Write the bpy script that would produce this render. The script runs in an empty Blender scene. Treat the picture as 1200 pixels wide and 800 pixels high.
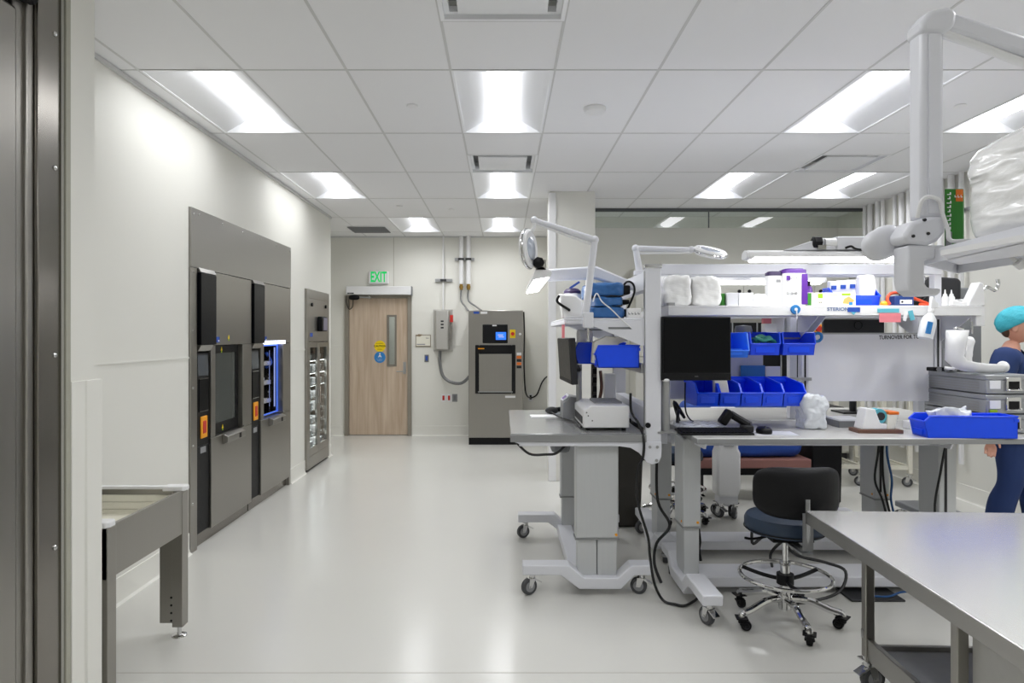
import bpy, bmesh, math, random
from mathutils import Vector, Matrix, Euler, noise
random.seed(7)
SC = bpy.context.scene
COL = SC.collection
PI = math.pi
F = 780.0                      # focal length in pixels of a 1200 x 800 frame
U0, V0, EYE = 589.0, 393.0, 1.57
def X_(u, Y): return (u - U0) * Y / F
def Z_(v, Y): return EYE - (v - V0) * Y / F
def lin(h):
    h = h.lstrip('#'); o = []
    for i in (0, 2, 4):
        c = int(h[i:i+2], 16) / 255
        o.append(c / 12.92 if c <= .04045 else ((c + .055) / 1.055) ** 2.4)
    return (o[0], o[1], o[2], 1)

# ------------------------------------------------------------------ materials
def mat(name, col, rough=.5, metal=0, vary=.04, scale=30, bump=0, stretch=(1, 1, 1), rvary=.05,
        emit=0, spec=.5, trans=0, coat=0, alpha=1, bscale=None):
    m = bpy.data.materials.new(name); m.use_nodes = True
    nt = m.node_tree; b = nt.nodes['Principled BSDF']
    c = lin(col) if isinstance(col, str) else col
    b.inputs['Metallic'].default_value = metal
    b.inputs['Specular IOR Level'].default_value = spec
    b.inputs['Transmission Weight'].default_value = trans
    b.inputs['Coat Weight'].default_value = coat
    b.inputs['Alpha'].default_value = alpha
    tc = nt.nodes.new('ShaderNodeTexCoord'); mp = nt.nodes.new('ShaderNodeMapping')
    mp.inputs['Scale'].default_value = stretch
    nz = nt.nodes.new('ShaderNodeTexNoise'); nz.inputs['Scale'].default_value = scale
    nz.inputs['Detail'].default_value = 3
    nt.links.new(tc.outputs['Object'], mp.inputs['Vector']); nt.links.new(mp.outputs['Vector'], nz.inputs['Vector'])
    mx = nt.nodes.new('ShaderNodeMix'); mx.data_type = 'RGBA'
    mx.inputs['A'].default_value = tuple(v * (1 - vary) for v in c[:3]) + (1,)
    mx.inputs['B'].default_value = tuple(min(1, v * (1 + vary)) for v in c[:3]) + (1,)
    nt.links.new(nz.outputs['Fac'], mx.inputs['Factor']); nt.links.new(mx.outputs['Result'], b.inputs['Base Color'])
    mr = nt.nodes.new('ShaderNodeMapRange')
    mr.inputs['To Min'].default_value = max(0.02, rough - rvary); mr.inputs['To Max'].default_value = min(1, rough + rvary)
    nt.links.new(nz.outputs['Fac'], mr.inputs['Value']); nt.links.new(mr.outputs['Result'], b.inputs['Roughness'])
    if bump:
        bp = nt.nodes.new('ShaderNodeBump'); bp.inputs['Strength'].default_value = bump; bp.inputs['Distance'].default_value = .01
        src = nz
        if bscale:
            src = nt.nodes.new('ShaderNodeTexNoise'); src.inputs['Scale'].default_value = bscale; src.inputs['Detail'].default_value = 4
            nt.links.new(mp.outputs['Vector'], src.inputs['Vector'])
        nt.links.new(src.outputs['Fac'], bp.inputs['Height']); nt.links.new(bp.outputs['Normal'], b.inputs['Normal'])
    if emit:
        b.inputs['Emission Color'].default_value = c; b.inputs['Emission Strength'].default_value = emit
    return m
M = {}
M['wall'] = mat('wall paint', '#e3e2db', .55, vary=.01, scale=3, bump=.02, bscale=120)
M['wall_dim'] = M['wall']
M['ceil_white'] = mat('white enamel', '#f0f1f4', .35, vary=.01)
M['steel'] = mat('brushed steel', '#a19e98', .33, 1, vary=.03, scale=60, stretch=(1, 1, .03), rvary=.03)
M['steel_h'] = mat('brushed steel sideways grain', '#a6a4a0', .34, 1, vary=.03, scale=50, stretch=(.05, .05, 1), rvary=.03)
M['steel_dark'] = mat('dim steel', '#8f8b85', .22, 1, vary=.03, scale=60, stretch=(1, 1, .03), rvary=.02)
M['steel_pale'] = mat('satin steel top', '#efeeec', .24, .7, vary=.01, scale=3, stretch=(1, 4, 1), rvary=.004)
M['chrome'] = mat('chrome', '#d8d8d8', .08, 1, vary=.01, rvary=.02)
M['galv'] = mat('galvanised sheet', '#808185', .42, .3, vary=.18, scale=22, rvary=.08)
M['black'] = mat('black plastic', '#0d0d10', .45, vary=.1, spec=.25)
M['black_glass'] = mat('black glass', '#08090c', .3, vary=.02, spec=.15)
M['dark_grey'] = mat('dark grey plastic', '#323234', .5, spec=.25)
M['grey'] = mat('grey plastic', '#8d8e90', .45)
M['mid_grey'] = mat('mid grey paint', '#77797c', .45)
M['lavender'] = mat('pale grey powder coat', '#dcdde3', .38, vary=.015)
M['aluminium'] = mat('anodised aluminium', '#a9aaab', .38, .75, vary=.03, scale=6, stretch=(1, 1, 20))
M['leg_grey'] = mat('satin grey column', '#c3c5c6', .42, .2, vary=.03, scale=5, stretch=(20, 20, 1))
M['white'] = mat('white plastic', '#e9e9ea', .35, vary=.015)
M['cream'] = mat('cream card', '#e9e6d8', .6, vary=.03)
M['paper'] = mat('white paper', '#f0f0f0', .7, vary=.02)
M['top_white'] = mat('pale laminate', '#cfcecb', .2, vary=.02, scale=8, rvary=.03)
M['top_grey'] = mat('grey steel laminate', '#a8a9a9', .22, .55, vary=.03, scale=8, rvary=.02)
M['edge_grey'] = mat('grey edge band', '#8e8f8f', .45)
M['blue_bin'] = mat('blue polypropylene', '#0b4bf0', .33, vary=.04)
M['blue_bin2'] = mat('lighter blue polypropylene', '#2a74f5', .3, vary=.04)
M['navy'] = mat('navy vinyl', '#1d2f45', .5, vary=.12, scale=60, bump=.05)
M['black_vinyl'] = mat('black vinyl', '#09090c', .5, spec=.25, vary=.12, scale=60, bump=.04)
M['rubber'] = mat('grey rubber', '#4b4c4e', .7)
M['plastic_wrap'] = mat('white film wrap', '#f4f4f3', .25, vary=.02, bump=.22, scale=26, bscale=30, stretch=(1, 1, 2.5), coat=.4)
M['film'] = mat('clear crinkled film', '#e9edf3', .2, vary=.04, bump=.4, scale=30, bscale=45, coat=.6, trans=.15)
M['blue_wrap'] = mat('blue sterile wrap', '#2c639f', .4, vary=.08, bump=.5, scale=18, bscale=25)
M['purple'] = mat('purple plastic', '#5a2a8f', .35)
M['dpurple'] = mat('dark purple lid', '#2f1f4a', .35)
M['green'] = mat('green card', '#2c7a22', .5)
M['lime'] = mat('lime print', '#9ac41f', .5)
M['orange'] = mat('orange plastic', '#e0701a', .4)
M['amber'] = mat('amber plastic', '#f0a010', .4)
M['red'] = mat('red plastic', '#c22a20', .4)
M['yellow'] = mat('yellow vinyl', '#f0d100', .45)
M['blue_sign'] = mat('blue vinyl', '#2a7fc4', .45)
M['blue_lbl'] = mat('blue print', '#234fb0', .5)
M['teal_lbl'] = mat('teal print', '#5fb6c8', .5)
M['pink'] = mat('pink card', '#ea8790', .6)
M['wood_brown'] = mat('dark wood', '#6b4a3c', .5, vary=.15, scale=10, stretch=(12, 2, 2))
M['floor_mat'] = mat('dark rubber mat', '#2b2c2f', .55)
M['cable'] = mat('black cable', '#101012', .45)
M['cable_blue'] = mat('blue cable', '#1d4f86', .45)
M['cable_orange'] = mat('orange cable', '#d8481d', .45)
M['cable_grey'] = mat('grey conduit', '#7e7f80', .45, .3)
M['cable_white'] = mat('white cable', '#e4e4e4', .45)
M['brass'] = mat('brass', '#a8884a', .35, 1)
M['teal_tube'] = mat('green tubing', '#3f9c86', .45)
M['lcd'] = mat('lit screen', '#2a6ae0', .2, emit=1.1)
M['lcd_off'] = mat('dark screen', '#050609', .3, vary=.02, spec=.2)
M['grey_screen'] = mat('grey touch screen', '#54585c', .2)
M['exit_green'] = mat('exit letters', '#06b85c', .4, emit=.6)
M['lamp'] = mat('lamp diffuser', '#fbfcff', .4, emit=6)
M['strip'] = mat('bar light diffuser', '#ffffff', .4, emit=11)
M['led_white'] = mat('white led strip', '#e8ecff', .4, emit=3)
M['led_blue'] = mat('blue led strip', '#5078e8', .4, emit=.32)
M['dark_bin'] = mat('dark bronze plastic', '#3b3833', .4)
M['cobalt'] = mat('cobalt cloth', '#123f93', .6, bump=.2, scale=14)
M['terracotta'] = mat('dusty brick card', '#8a5f58', .7)
M['skin'] = mat('skin', '#d09a84', .5, vary=.05, scale=20)
M['scrubs'] = mat('navy scrubs', '#1b3468', .75, vary=.08, scale=12, bump=.25)
M['cap'] = mat('teal cap', '#3fb2c4', .6, vary=.12, scale=45, bump=.6)
M['eye_white'] = mat('eye white', '#eeeae6', .2)
M['iris'] = mat('iris', '#3a2a20', .2)
M['hair'] = mat('brown hair', '#4a3324', .6)
M['lips'] = mat('lips', '#b36a62', .45)
M['shoe'] = mat('white shoe', '#c9c9c9', .5)
M['baffle'] = mat('smoke grey gasket', '#55585a', .5)
def glass(name, col, rough=.02, ior=1.45, tint=.9):
    m = bpy.data.materials.new(name); m.use_nodes = True
    nt = m.node_tree; nt.nodes.clear()
    out = nt.nodes.new('ShaderNodeOutputMaterial'); mix = nt.nodes.new('ShaderNodeMixShader')
    t = nt.nodes.new('ShaderNodeBsdfTransparent'); t.inputs['Color'].default_value = lin(col)
    g = nt.nodes.new('ShaderNodeBsdfGlossy'); g.inputs['Roughness'].default_value = rough
    fr = nt.nodes.new('ShaderNodeFresnel'); fr.inputs['IOR'].default_value = ior
    ge = nt.nodes.new('ShaderNodeNewGeometry'); mm = nt.nodes.new('ShaderNodeMath'); mm.operation = 'SUBTRACT'; mm.inputs[0].default_value = 1
    m2 = nt.nodes.new('ShaderNodeMath'); m2.operation = 'MULTIPLY'
    nt.links.new(ge.outputs['Backfacing'], mm.inputs[1]); nt.links.new(mm.outputs[0], m2.inputs[0]); nt.links.new(fr.outputs[0], m2.inputs[1])
    nt.links.new(m2.outputs[0], mix.inputs[0]); nt.links.new(t.outputs[0], mix.inputs[1]); nt.links.new(g.outputs[0], mix.inputs[2])
    nt.links.new(mix.outputs[0], out.inputs[0])
    return m
M['glass'] = glass('clear glass', '#eef2f0')
M['glass_baffle'] = glass('greenish glass', '#f3f7f4', ior=2.1)
M['glass_door'] = glass('cabinet glass', '#dfe3e3', ior=1.35)

def m_floor():
    m = mat('epoxy floor', '#d2d1cc', .22, vary=.015, scale=1.3, rvary=.02, spec=.5)
    nt = m.node_tree; b = nt.nodes['Principled BSDF']
    n2 = nt.nodes.new('ShaderNodeTexNoise'); n2.inputs['Scale'].default_value = 9
    bp = nt.nodes.new('ShaderNodeBump'); nt.nodes.remove(bp); nt.nodes.remove(n2)
    return m
M['floor'] = m_floor()
def m_wood():
    m = bpy.data.materials.new('oak veneer'); m.use_nodes = True
    nt = m.node_tree; b = nt.nodes['Principled BSDF']; b.inputs['Roughness'].default_value = .45
    tc = nt.nodes.new('ShaderNodeTexCoord'); mp = nt.nodes.new('ShaderNodeMapping'); mp.inputs['Scale'].default_value = (9, 9, .6)
    nz = nt.nodes.new('ShaderNodeTexNoise'); nz.inputs['Scale'].default_value = 2.2; nz.inputs['Detail'].default_value = 8; nz.inputs['Distortion'].default_value = .4
    cr = nt.nodes.new('ShaderNodeValToRGB')
    cr.color_ramp.elements[0].position = .3; cr.color_ramp.elements[0].color = lin('#b7a089')
    cr.color_ramp.elements[1].position = .7; cr.color_ramp.elements[1].color = lin('#cfbda8')
    nt.links.new(tc.outputs['Object'], mp.inputs[0]); nt.links.new(mp.outputs[0], nz.inputs['Vector'])
    nt.links.new(nz.outputs['Fac'], cr.inputs[0]); nt.links.new(cr.outputs[0], b.inputs['Base Color'])
    return m
M['oak'] = m_wood()

# ------------------------------------------------------------------ mesh builder
ORG = {}
class MB:
    def __init__(s): s.bm = bmesh.new()
    def box(s, x0, x1, y0, y1, z0, z1):
        v = [s.bm.verts.new((x, y, z)) for x in (x0, x1) for y in (y0, y1) for z in (z0, z1)]
        for f in ((0, 1, 3, 2), (4, 6, 7, 5), (0, 4, 5, 1), (2, 3, 7, 6), (0, 2, 6, 4), (1, 5, 7, 3)):
            s.bm.faces.new([v[i] for i in f])
        return s
    def obox(s, c, size, rot=(0, 0, 0)):
        R = Euler(rot).to_matrix(); c = Vector(c); h = Vector(size) / 2
        v = [s.bm.verts.new(c + R @ Vector((sx * h.x, sy * h.y, sz * h.z))) for sx in (-1, 1) for sy in (-1, 1) for sz in (-1, 1)]
        for f in ((0, 1, 3, 2), (4, 6, 7, 5), (0, 4, 5, 1), (2, 3, 7, 6), (0, 2, 6, 4), (1, 5, 7, 3)):
            s.bm.faces.new([v[i] for i in f])
        return s
    def prism(s, pts, axis, a, b):
        def P(p, t):
            return {'x': (t, p[0], p[1]), 'y': (p[0], t, p[1]), 'z': (p[0], p[1], t)}[axis]
        va = [s.bm.verts.new(P(p, a)) for p in pts]; vb = [s.bm.verts.new(P(p, b)) for p in pts]
        n = len(pts); s.bm.faces.new(va); s.bm.faces.new(vb[::-1])
        for i in range(n): s.bm.faces.new((va[i], vb[i], vb[(i + 1) % n], va[(i + 1) % n]))
        return s
    def ring(s, c, ax, r, seg, ph=0):
        ax = Vector(ax).normalized(); t = Vector((0, 0, 1)) if abs(ax.z) < .9 else Vector((1, 0, 0))
        e1 = ax.cross(t).normalized(); e2 = ax.cross(e1)
        return [s.bm.verts.new(Vector(c) + (e1 * math.cos(2 * PI * i / seg + ph) + e2 * math.sin(2 * PI * i / seg + ph)) * r) for i in range(seg)]
    def bridge(s, a, b):
        n = len(a)
        for i in range(n): s.bm.faces.new((a[i], a[(i + 1) % n], b[(i + 1) % n], b[i]))
    def cyl(s, p0, p1, r0, r1=None, seg=18):
        r1 = r0 if r1 is None else r1
        ax = Vector(p1) - Vector(p0)
        a = s.ring(p0, ax, r0, seg); b = s.ring(p1, ax, r1, seg)
        s.bridge(a, b); s.bm.faces.new(a[::-1]); s.bm.faces.new(b)
        return s
    def lathe(s, prof, c, ax=(0, 0, 1), seg=28):
        ax = Vector(ax).normalized(); prev = None
        for i, (r, t) in enumerate(prof):
            rg = s.ring(Vector(c) + ax * t, ax, max(r, .0004), seg)
            if prev: s.bridge(prev, rg)
            else: s.bm.faces.new(rg[::-1])
            prev = rg
        s.bm.faces.new(prev)
        return s
    def tube(s, pts, r, seg=8, sm=6, closed=False):
        P = [Vector(p) for p in pts]; out = []
        if sm > 1 and len(P) > 2:
            n = len(P)
            rng = range(n) if closed else range(n - 1)
            for i in rng:
                if closed: p0, p1, p2, p3 = P[i - 1], P[i], P[(i + 1) % n], P[(i + 2) % n]
                else: p0, p1, p2, p3 = P[max(i - 1, 0)], P[i], P[i + 1], P[min(i + 2, n - 1)]
                for k in range(sm):
                    t = k / sm
                    out.append(.5 * ((2 * p1) + (p2 - p0) * t + (2 * p0 - 5 * p1 + 4 * p2 - p3) * t * t + (3 * p1 - p0 - 3 * p2 + p3) * t ** 3))
            if not closed: out.append(P[-1])
        else: out = P
        n = len(out); rings = []; e1 = None
        for i in range(n):
            a = out[i - 1] if (i or closed) else out[i]; b = out[(i + 1) % n] if (i < n - 1 or closed) else out[i]
            d = (b - a).normalized()
            if e1 is None:
                t = Vector((0, 0, 1)) if abs(d.z) < .9 else Vector((1, 0, 0)); e1 = d.cross(t).normalized()
            else:
                e1 = (e1 - d * e1.dot(d)); e1 = e1.normalized() if e1.length > 1e-6 else d.orthogonal().normalized()
            e2 = d.cross(e1)
            rings.append([s.bm.verts.new(out[i] + (e1 * math.cos(2 * PI * k / seg) + e2 * math.sin(2 * PI * k / seg)) * r) for k in range(seg)])
        for i in range(n - 1): s.bridge(rings[i], rings[i + 1])
        if closed: s.bridge(rings[-1], rings[0])
        else: s.bm.faces.new(rings[0][::-1]); s.bm.faces.new(rings[-1])
        return s
    def torus(s, c, R, r, ax=(0, 0, 1), seg=40, rs=10):
        ax = Vector(ax).normalized(); t = Vector((0, 0, 1)) if abs(ax.z) < .9 else Vector((1, 0, 0))
        e1 = ax.cross(t).normalized(); e2 = ax.cross(e1)
        return s.tube([Vector(c) + (e1 * math.cos(2 * PI * i / seg) + e2 * math.sin(2 * PI * i / seg)) * R for i in range(seg)], r, rs, 1, True)
    def ball(s, c, rad, rot=(0, 0, 0), seg=20, e=1.0, fn=None):
        R = Euler(rot).to_matrix(); c = Vector(c); rad = Vector(rad) if not isinstance(rad, (int, float)) else Vector((rad,) * 3)
        res = bmesh.ops.create_uvsphere(s.bm, u_segments=seg, v_segments=max(8, seg * 2 // 3), radius=1)
        for v in res['verts']:
            p = v.co.copy()
            if e != 1: p = Vector([math.copysign(abs(q) ** e, q) for q in p])
            if fn: p = fn(p)
            v.co = c + R @ Vector((p.x * rad.x, p.y * rad.y, p.z * rad.z))
        return s
    def frame_x(s, x0, x1, y0, y1, z0, z1, a, b, c, d):
        """rectangular frame facing X: side widths a, b; bottom c; top d; no overlaps"""
        s.box(x0, x1, y0, y0 + a, z0, z1); s.box(x0, x1, y1 - b, y1, z0, z1); s.box(x0, x1, y0 + a, y1 - b, z0, z0 + c); s.box(x0, x1, y0 + a, y1 - b, z1 - d, z1)
        return s
    def pack(s, x0, x1, y0, y1, z0, z1, amp=.012, freq=14, seed=0, n=22, e=.35, flat=True, fz=1):
        """rounded soft pack with crumpled faces, resting on its base"""
        c = Vector(((x0 + x1) / 2, (y0 + y1) / 2, (z0 + z1) / 2)); h = Vector(((x1 - x0) / 2, (y1 - y0) / 2, (z1 - z0) / 2))
        grid = {}
        def gv(i, j, k):
            if (i, j, k) not in grid: grid[(i, j, k)] = s.bm.verts.new((2 * i / n - 1, 2 * j / n - 1, 2 * k / n - 1))
            return grid[(i, j, k)]
        for p in range(n):
            for q in range(n):
                for c_ in (0, n):
                    for f in (((c_, p, q), (c_, p + 1, q), (c_, p + 1, q + 1), (c_, p, q + 1)), ((p, c_, q), (p + 1, c_, q), (p + 1, c_, q + 1), (p, c_, q + 1)), ((p, q, c_), (p + 1, q, c_), (p + 1, q + 1, c_), (p, q + 1, c_))):
                        s.bm.faces.new([gv(*t) for t in f])
        allv = list(grid.values())
        for v in allv:
            p = v.co.copy(); k = (abs(p.x) ** 8 + abs(p.y) ** 8 + abs(p.z) ** 8) ** (1 / 8); p = p / k
            w = c + Vector((p.x * h.x, p.y * h.y, p.z * h.z))
            q = Vector((w.x, w.y, w.z * fz))
            d = noise.noise_vector(q * freq + Vector((seed, seed * 2, 3))) * amp
            d += noise.noise_vector(q * freq * 2.7 + Vector((seed, 5, 3))) * amp * .45
            w = w + d; w.z = max(w.z, z0 + .0005) if flat else w.z
            v.co = w
        return s
    def mesh(s, name, sharp=35, smooth=True, off=None):
        if off is not None: bmesh.ops.translate(s.bm, verts=s.bm.verts, vec=-Vector(off))
        bmesh.ops.recalc_face_normals(s.bm, faces=s.bm.faces)
        me = bpy.data.meshes.new(name); s.bm.to_mesh(me); s.bm.free()
        if smooth:
            for p in me.polygons: p.use_smooth = True
            me.set_sharp_from_angle(angle=math.radians(sharp))
        return me
    def build(s, name, m, parent=None, bevel=0, origin=None, sharp=35, label=None, seg=2):
        root = parent
        while root is not None and root.parent is not None: root = root.parent
        off = Vector(ORG[root.name]) if root is not None else (Vector(origin) if origin else Vector((0, 0, 0)))
        me = s.mesh(name, sharp, True, off)
        me.materials.append(m)
        o = bpy.data.objects.new(name, me); COL.objects.link(o)
        if parent is not None: o.parent = parent
        else: o.location = off; ORG[o.name] = tuple(off)
        if bevel:
            b = o.modifiers.new('bevel', 'BEVEL'); b.width = bevel; b.segments = seg; b.limit_method = 'ANGLE'; b.angle_limit = math.radians(40)
        if label: o['label'] = label
        return o
    def thing(s, name, m, label, cat, origin, group=None, bevel=0, sharp=35, kind=None):
        o = s.build(name, m, None, bevel, origin, sharp)
        tag(o, label, cat, group, kind); return o
def tag(o, label=None, cat=None, group=None, kind=None):
    if label: o['label'] = label
    if cat: o['category'] = cat
    if group: o['group'] = group
    if kind: o['kind'] = kind
    return o
def thing(name, label, cat, loc=(0, 0, 0), group=None):
    o = bpy.data.objects.new(name, None); COL.objects.link(o); o.location = loc
    o.empty_display_size = .1; ORG[o.name] = tuple(loc)
    return tag(o, label, cat, group)
def struct(o, label=None):
    o['kind'] = 'structure'
    if label: o['label'] = label
    return o
def kids(o): return [c for c in bpy.data.objects if c.parent == o]
def dup(o, loc=None, rz=None, label=None, parent=None, group=None):
    c = o.copy(); COL.objects.link(c); c.parent = parent
    for ch in kids(o): dup(ch, parent=c)
    if parent is None:
        if loc is not None: c.location = loc
        if rz is not None: c.rotation_euler = (0, 0, rz)
        if label: c['label'] = label
        if group: c['group'] = group
        ORG[c.name] = tuple(c.location)
    return c
def text(body, size, m, parent, loc, rot, name='lettering', align='CENTER', sx=1, off=None, bold=0):
    if body.startswith('~'):            # print too small to read: rows of short strokes
        n = int(body[1:]); b = MB(); w = size * .55; rt = random.Random(n)
        for k in range(n):
            xk = (k - n / 2) * w * sx; h = size * rt.uniform(.35, .6)
            b.box(xk, xk + w * .62 * sx, -h / 2, -h / 2 + size * .16, 0, .0006)
            b.box(xk, xk + w * .2 * sx, -h / 2 + size * .16, h / 2, 0, .0006)
        me = b.mesh('print_marks'); me.materials.append(m)
        o = bpy.data.objects.new('print_marks', me); COL.objects.link(o)
        root = parent
        while root.parent is not None: root = root.parent
        o.parent = parent; o.location = Vector(loc) - Vector(ORG[root.name]); o.rotation_euler = rot
        return tag(o, kind=None)
    cu = bpy.data.curves.new(name, 'FONT'); cu.body = body; cu.size = size; cu.align_x = align; cu.align_y = 'CENTER'
    cu.extrude = .0004; cu.offset = bold; cu.resolution_u = 3
    cu.materials.append(m)
    tmp = bpy.data.objects.new(name, cu); COL.objects.link(tmp)
    dg = bpy.context.evaluated_depsgraph_get(); dg.update()
    me = bpy.data.meshes.new_from_object(tmp.evaluated_get(dg)); bpy.data.objects.remove(tmp)
    o = bpy.data.objects.new(name, me); COL.objects.link(o)
    root = parent
    while root.parent is not None: root = root.parent
    o.parent = parent; o.location = Vector(loc) - Vector(ORG[root.name]); o.rotation_euler = rot; o.scale = (sx, 1, 1)
    return o
FACE_CAM = (PI / 2, 0, 0)          # lettering read by someone looking along +Y
FACE_PX = (PI / 2, 0, PI / 2)      # lettering on a face that looks towards +X
FACE_NX = (PI / 2, 0, -PI / 2)     # lettering on a face that looks towards -X

# casters, shared meshes
def caster_meshes(h, r, w, metal, tyre, hub, lock=False):
    f = MB()
    f.box(-.032, .032, -.03, .03, h - .006, h)
    f.cyl((0, 0, h - .03), (0, 0, h - .006), .018)
    f.box(-w / 2 - .008, w / 2 + .008, -.012, .03, h - .036, h - .028)
    for sx in (-1, 1):
        f.prism([(-.012, h - .03), (.03, h - .03), (.036, r - .006), (.012, r - .006)], 'x', sx * (w / 2 + .003), sx * (w / 2 + .007))
    f.cyl((-w / 2 - .01, .022, r), (w / 2 + .01, .022, r), .006, seg=10)
    if lock: f.obox((0, -.035, h - .05), (.04, .05, .008), (.5, 0, 0))
    fm = f.mesh('caster'); fm.materials.append(metal)
    t = MB()
    t.lathe([(r * .45, -w / 2 * .7), (r * .5, -w / 2), (r * .92, -w / 2), (r, -w / 2 * .55), (r, w / 2 * .55), (r * .92, w / 2), (r * .5, w / 2), (r * .45, w / 2 * .7)], (0, .022, r), (1, 0, 0), 28)
    tm = t.mesh('wheel'); tm.materials.append(tyre)
    q = MB(); q.lathe([(.008, -w / 2 - .002), (r * .62, -w / 2 - .002), (r * .62, w / 2 + .002), (.008, w / 2 + .002)], (0, .022, r), (1, 0, 0), 20)
    qm = q.mesh('hub'); qm.materials.append(hub)
    return fm, tm, qm
CM = {'mid': caster_meshes(.14, .055, .034, M['chrome'], M['rubber'], M['grey'], True), 'bench': caster_meshes(.128, .05, .032, M['chrome'], M['rubber'], M['grey'], True),
      'big': caster_meshes(.17, .065, .036, M['chrome'], M['rubber'], M['grey'], True),
      'small': caster_meshes(.07, .028, .03, M['black'], M['black'], M['dark_grey'])}
def caster(parent, x, y, z=0, rz=0, kind='bench'):
    o0 = Vector(ORG[parent.name]); fm, tm, qm = CM[kind]
    o = bpy.data.objects.new('caster', fm); COL.objects.link(o); o.parent = parent
    o.location = Vector((x, y, z)) - o0; o.rotation_euler = (0, 0, rz)
    for nm, me in (('wheel', tm), ('wheel_hub', qm)):
        w = bpy.data.objects.new(nm, me); COL.objects.link(w); w.parent = o
    return o
M['clampgrey'] = mat('light grey casting', '#c3c3c8', .4)
M['led_soft'] = mat('soft blue led', '#a9b8f0', .4, emit=.5)
M['steel_box'] = mat('brushed box steel', '#bfbdb8', .42, .55, vary=.02)
M['milk'] = mat('milky plastic', '#e3e6e8', .3)
M['board'] = mat('whiteboard enamel', '#f3f3f7', .18, vary=.01)
# ================================================================= ROOM
CZ = 3.126
LX, RX = -2.255, 4.4
LEND, BACK, RBACK = 8.73, 10.45, 8.73
NX, NEND = -1.6, 2.61
WASH = (4.78, 7.04, 2.50); CAB = (7.58, 8.54, 2.11)
# ceiling lights: (column centre X, row start Y)
LIGHTS = [(-1.83, 3.90), (0, 3.90), (2.44, 3.90), (3.66, 3.90), (-1.83, 6.34), (0, 6.34), (2.44, 6.34), (3.66, 6.34),
          (-1.22, 8.78), (0, 8.78), (-.61, -.98), (2.44, -.98), (0, 1.46), (2.44, 1.46), (3.66, 1.46)]
VENTS = [(0, 2.68), (0, 5.73), (3.05, 5.73)]
fl = MB(); fl.box(-3.1, 4.7, -2.7, 10.7, -.1, 0); struct(fl.build('floor', M['floor']), 'glossy pale grey epoxy floor')
fj = MB()
struct(MB().box(-3.0, 4.4, 3.098, 3.103, 0, .0006).build('trim_1', mat('floor joint', '#b3b0a8', .4)), 'thin seam line across the floor')

def m_tile():
    m = mat('ceiling tile', '#eeeef0', .85, vary=.012, scale=260, bump=.05, bscale=400)
    nt = m.node_tree; b = nt.nodes['Principled BSDF']
    return m
M['tile'] = m_tile()
M['tbar'] = mat('ceiling grid bar', '#cfcfcf', .5)
cl = MB(); tb = MB()
occ = set()
for (x, y) in LIGHTS: occ.add((round(x / .61), round((y - 3.90) / .61))); occ.add((round(x / .61), round((y - 3.90) / .61) + 1))
for (x, y) in VENTS: occ.add((round(x / .61), round((y - 3.90) / .61)))
for i in range(-5, 8):
    xc = i * .61
    for j in range(-11, 12):
        y0 = 3.90 + j * .61
        if (i, j) in occ: continue
        x0, x1 = max(xc - .305, -3.0), min(xc + .305, 4.5); y1 = min(y0 + .61, 10.6)
        if x1 <= x0 or y1 <= y0: continue
        cl.box(x0, x1, y0, y1, CZ, CZ + .04)
struct(cl.build('ceiling', M['tile']), 'white lay-in tile ceiling')
for i in range(-5, 8):
    x = i * .61 + .305
    if x < 4.4: tb.box(x - .008, x + .008, -2.6, 10.5, CZ - .002, CZ + .01)
for j in range(-6, 6):
    y = 3.90 + j * 1.22
    tb.box(-3.0, 4.45, y - .008, y + .008, CZ - .0025, CZ + .01)
for (x, y) in VENTS:
    for yy in (y, y + .61): tb.box(x - .305, x + .305, yy - .008, yy + .008, CZ - .0025, CZ + .01)
for (x, y) in LIGHTS:
    for yy in (y, y + 1.22): tb.box(x - .305, x + .305, yy - .008, yy + .008, CZ - .0022, CZ + .01)
struct(tb.build('trim_2', M['tbar']), 'ceiling grid bars')
# plenum slab above the tiles, so nothing leaks in
struct(MB().box(-3.1, 4.7, -2.7, 10.7, CZ + .3, CZ + .4).build('ceiling', M['wall']), 'slab above the tile ceiling')

def wall_holes(name, axis, c0, c1, a0, a1, z0, z1, holes, label):
    """wall slab running along Y (axis x) or X (axis y) with rectangular openings"""
    b = MB()
    def add(p, q, zz0, zz1):
        if q - p < 1e-4 or zz1 - zz0 < 1e-4: return
        if axis == 'x': b.box(c0, c1, p, q, zz0, zz1)
        else: b.box(p, q, c0, c1, zz0, zz1)
    cur = a0
    for (h0, h1, hz0, hz1) in sorted(holes):
        add(cur, h0, z0, z1); add(h0, h1, z0, hz0); add(h0, h1, hz1, z1); cur = h1
    add(cur, a1, z0, z1)
    return struct(b.build(name, M['wall']), label)
H = CZ + .3
wall_holes('wall_left', 'x', LX - .15, LX, NEND - .01, LEND, 0, H, [(WASH[0], WASH[1], 0, WASH[2]), (CAB[0], CAB[1], 0, CAB[2])], 'long pale wall with built-in steel equipment')
wall_holes('wall_entry', 'x', NX - .15, NX, -2.6, NEND - .15, 0, H, [(.9, 2.425, 0, 3.0)], 'near pale wall beside the big steel unit')
struct(MB().box(-2.9, NX, NEND - .15, NEND, 0, H).build('wall_entry_return', M['wall']), 'short return of the near wall')
struct(MB().box(-3.05, LX - .15, LEND - .12, LEND, 0, H).build('wall_alcove_return', M['wall']))
struct(MB().box(-3.05, -2.9, LEND, BACK + .15, 0, H).build('wall_alcove_left', M['wall']))
wall_holes('wall_back', 'y', BACK, BACK + .15, -3.05, .95, 0, H, [(-2.44, -1.465, 0, 2.165)], 'back wall with wooden door')
struct(MB().box(.8, .95, RBACK, BACK + .15, 0, H).build('wall_alcove_right', M['wall']))
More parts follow.
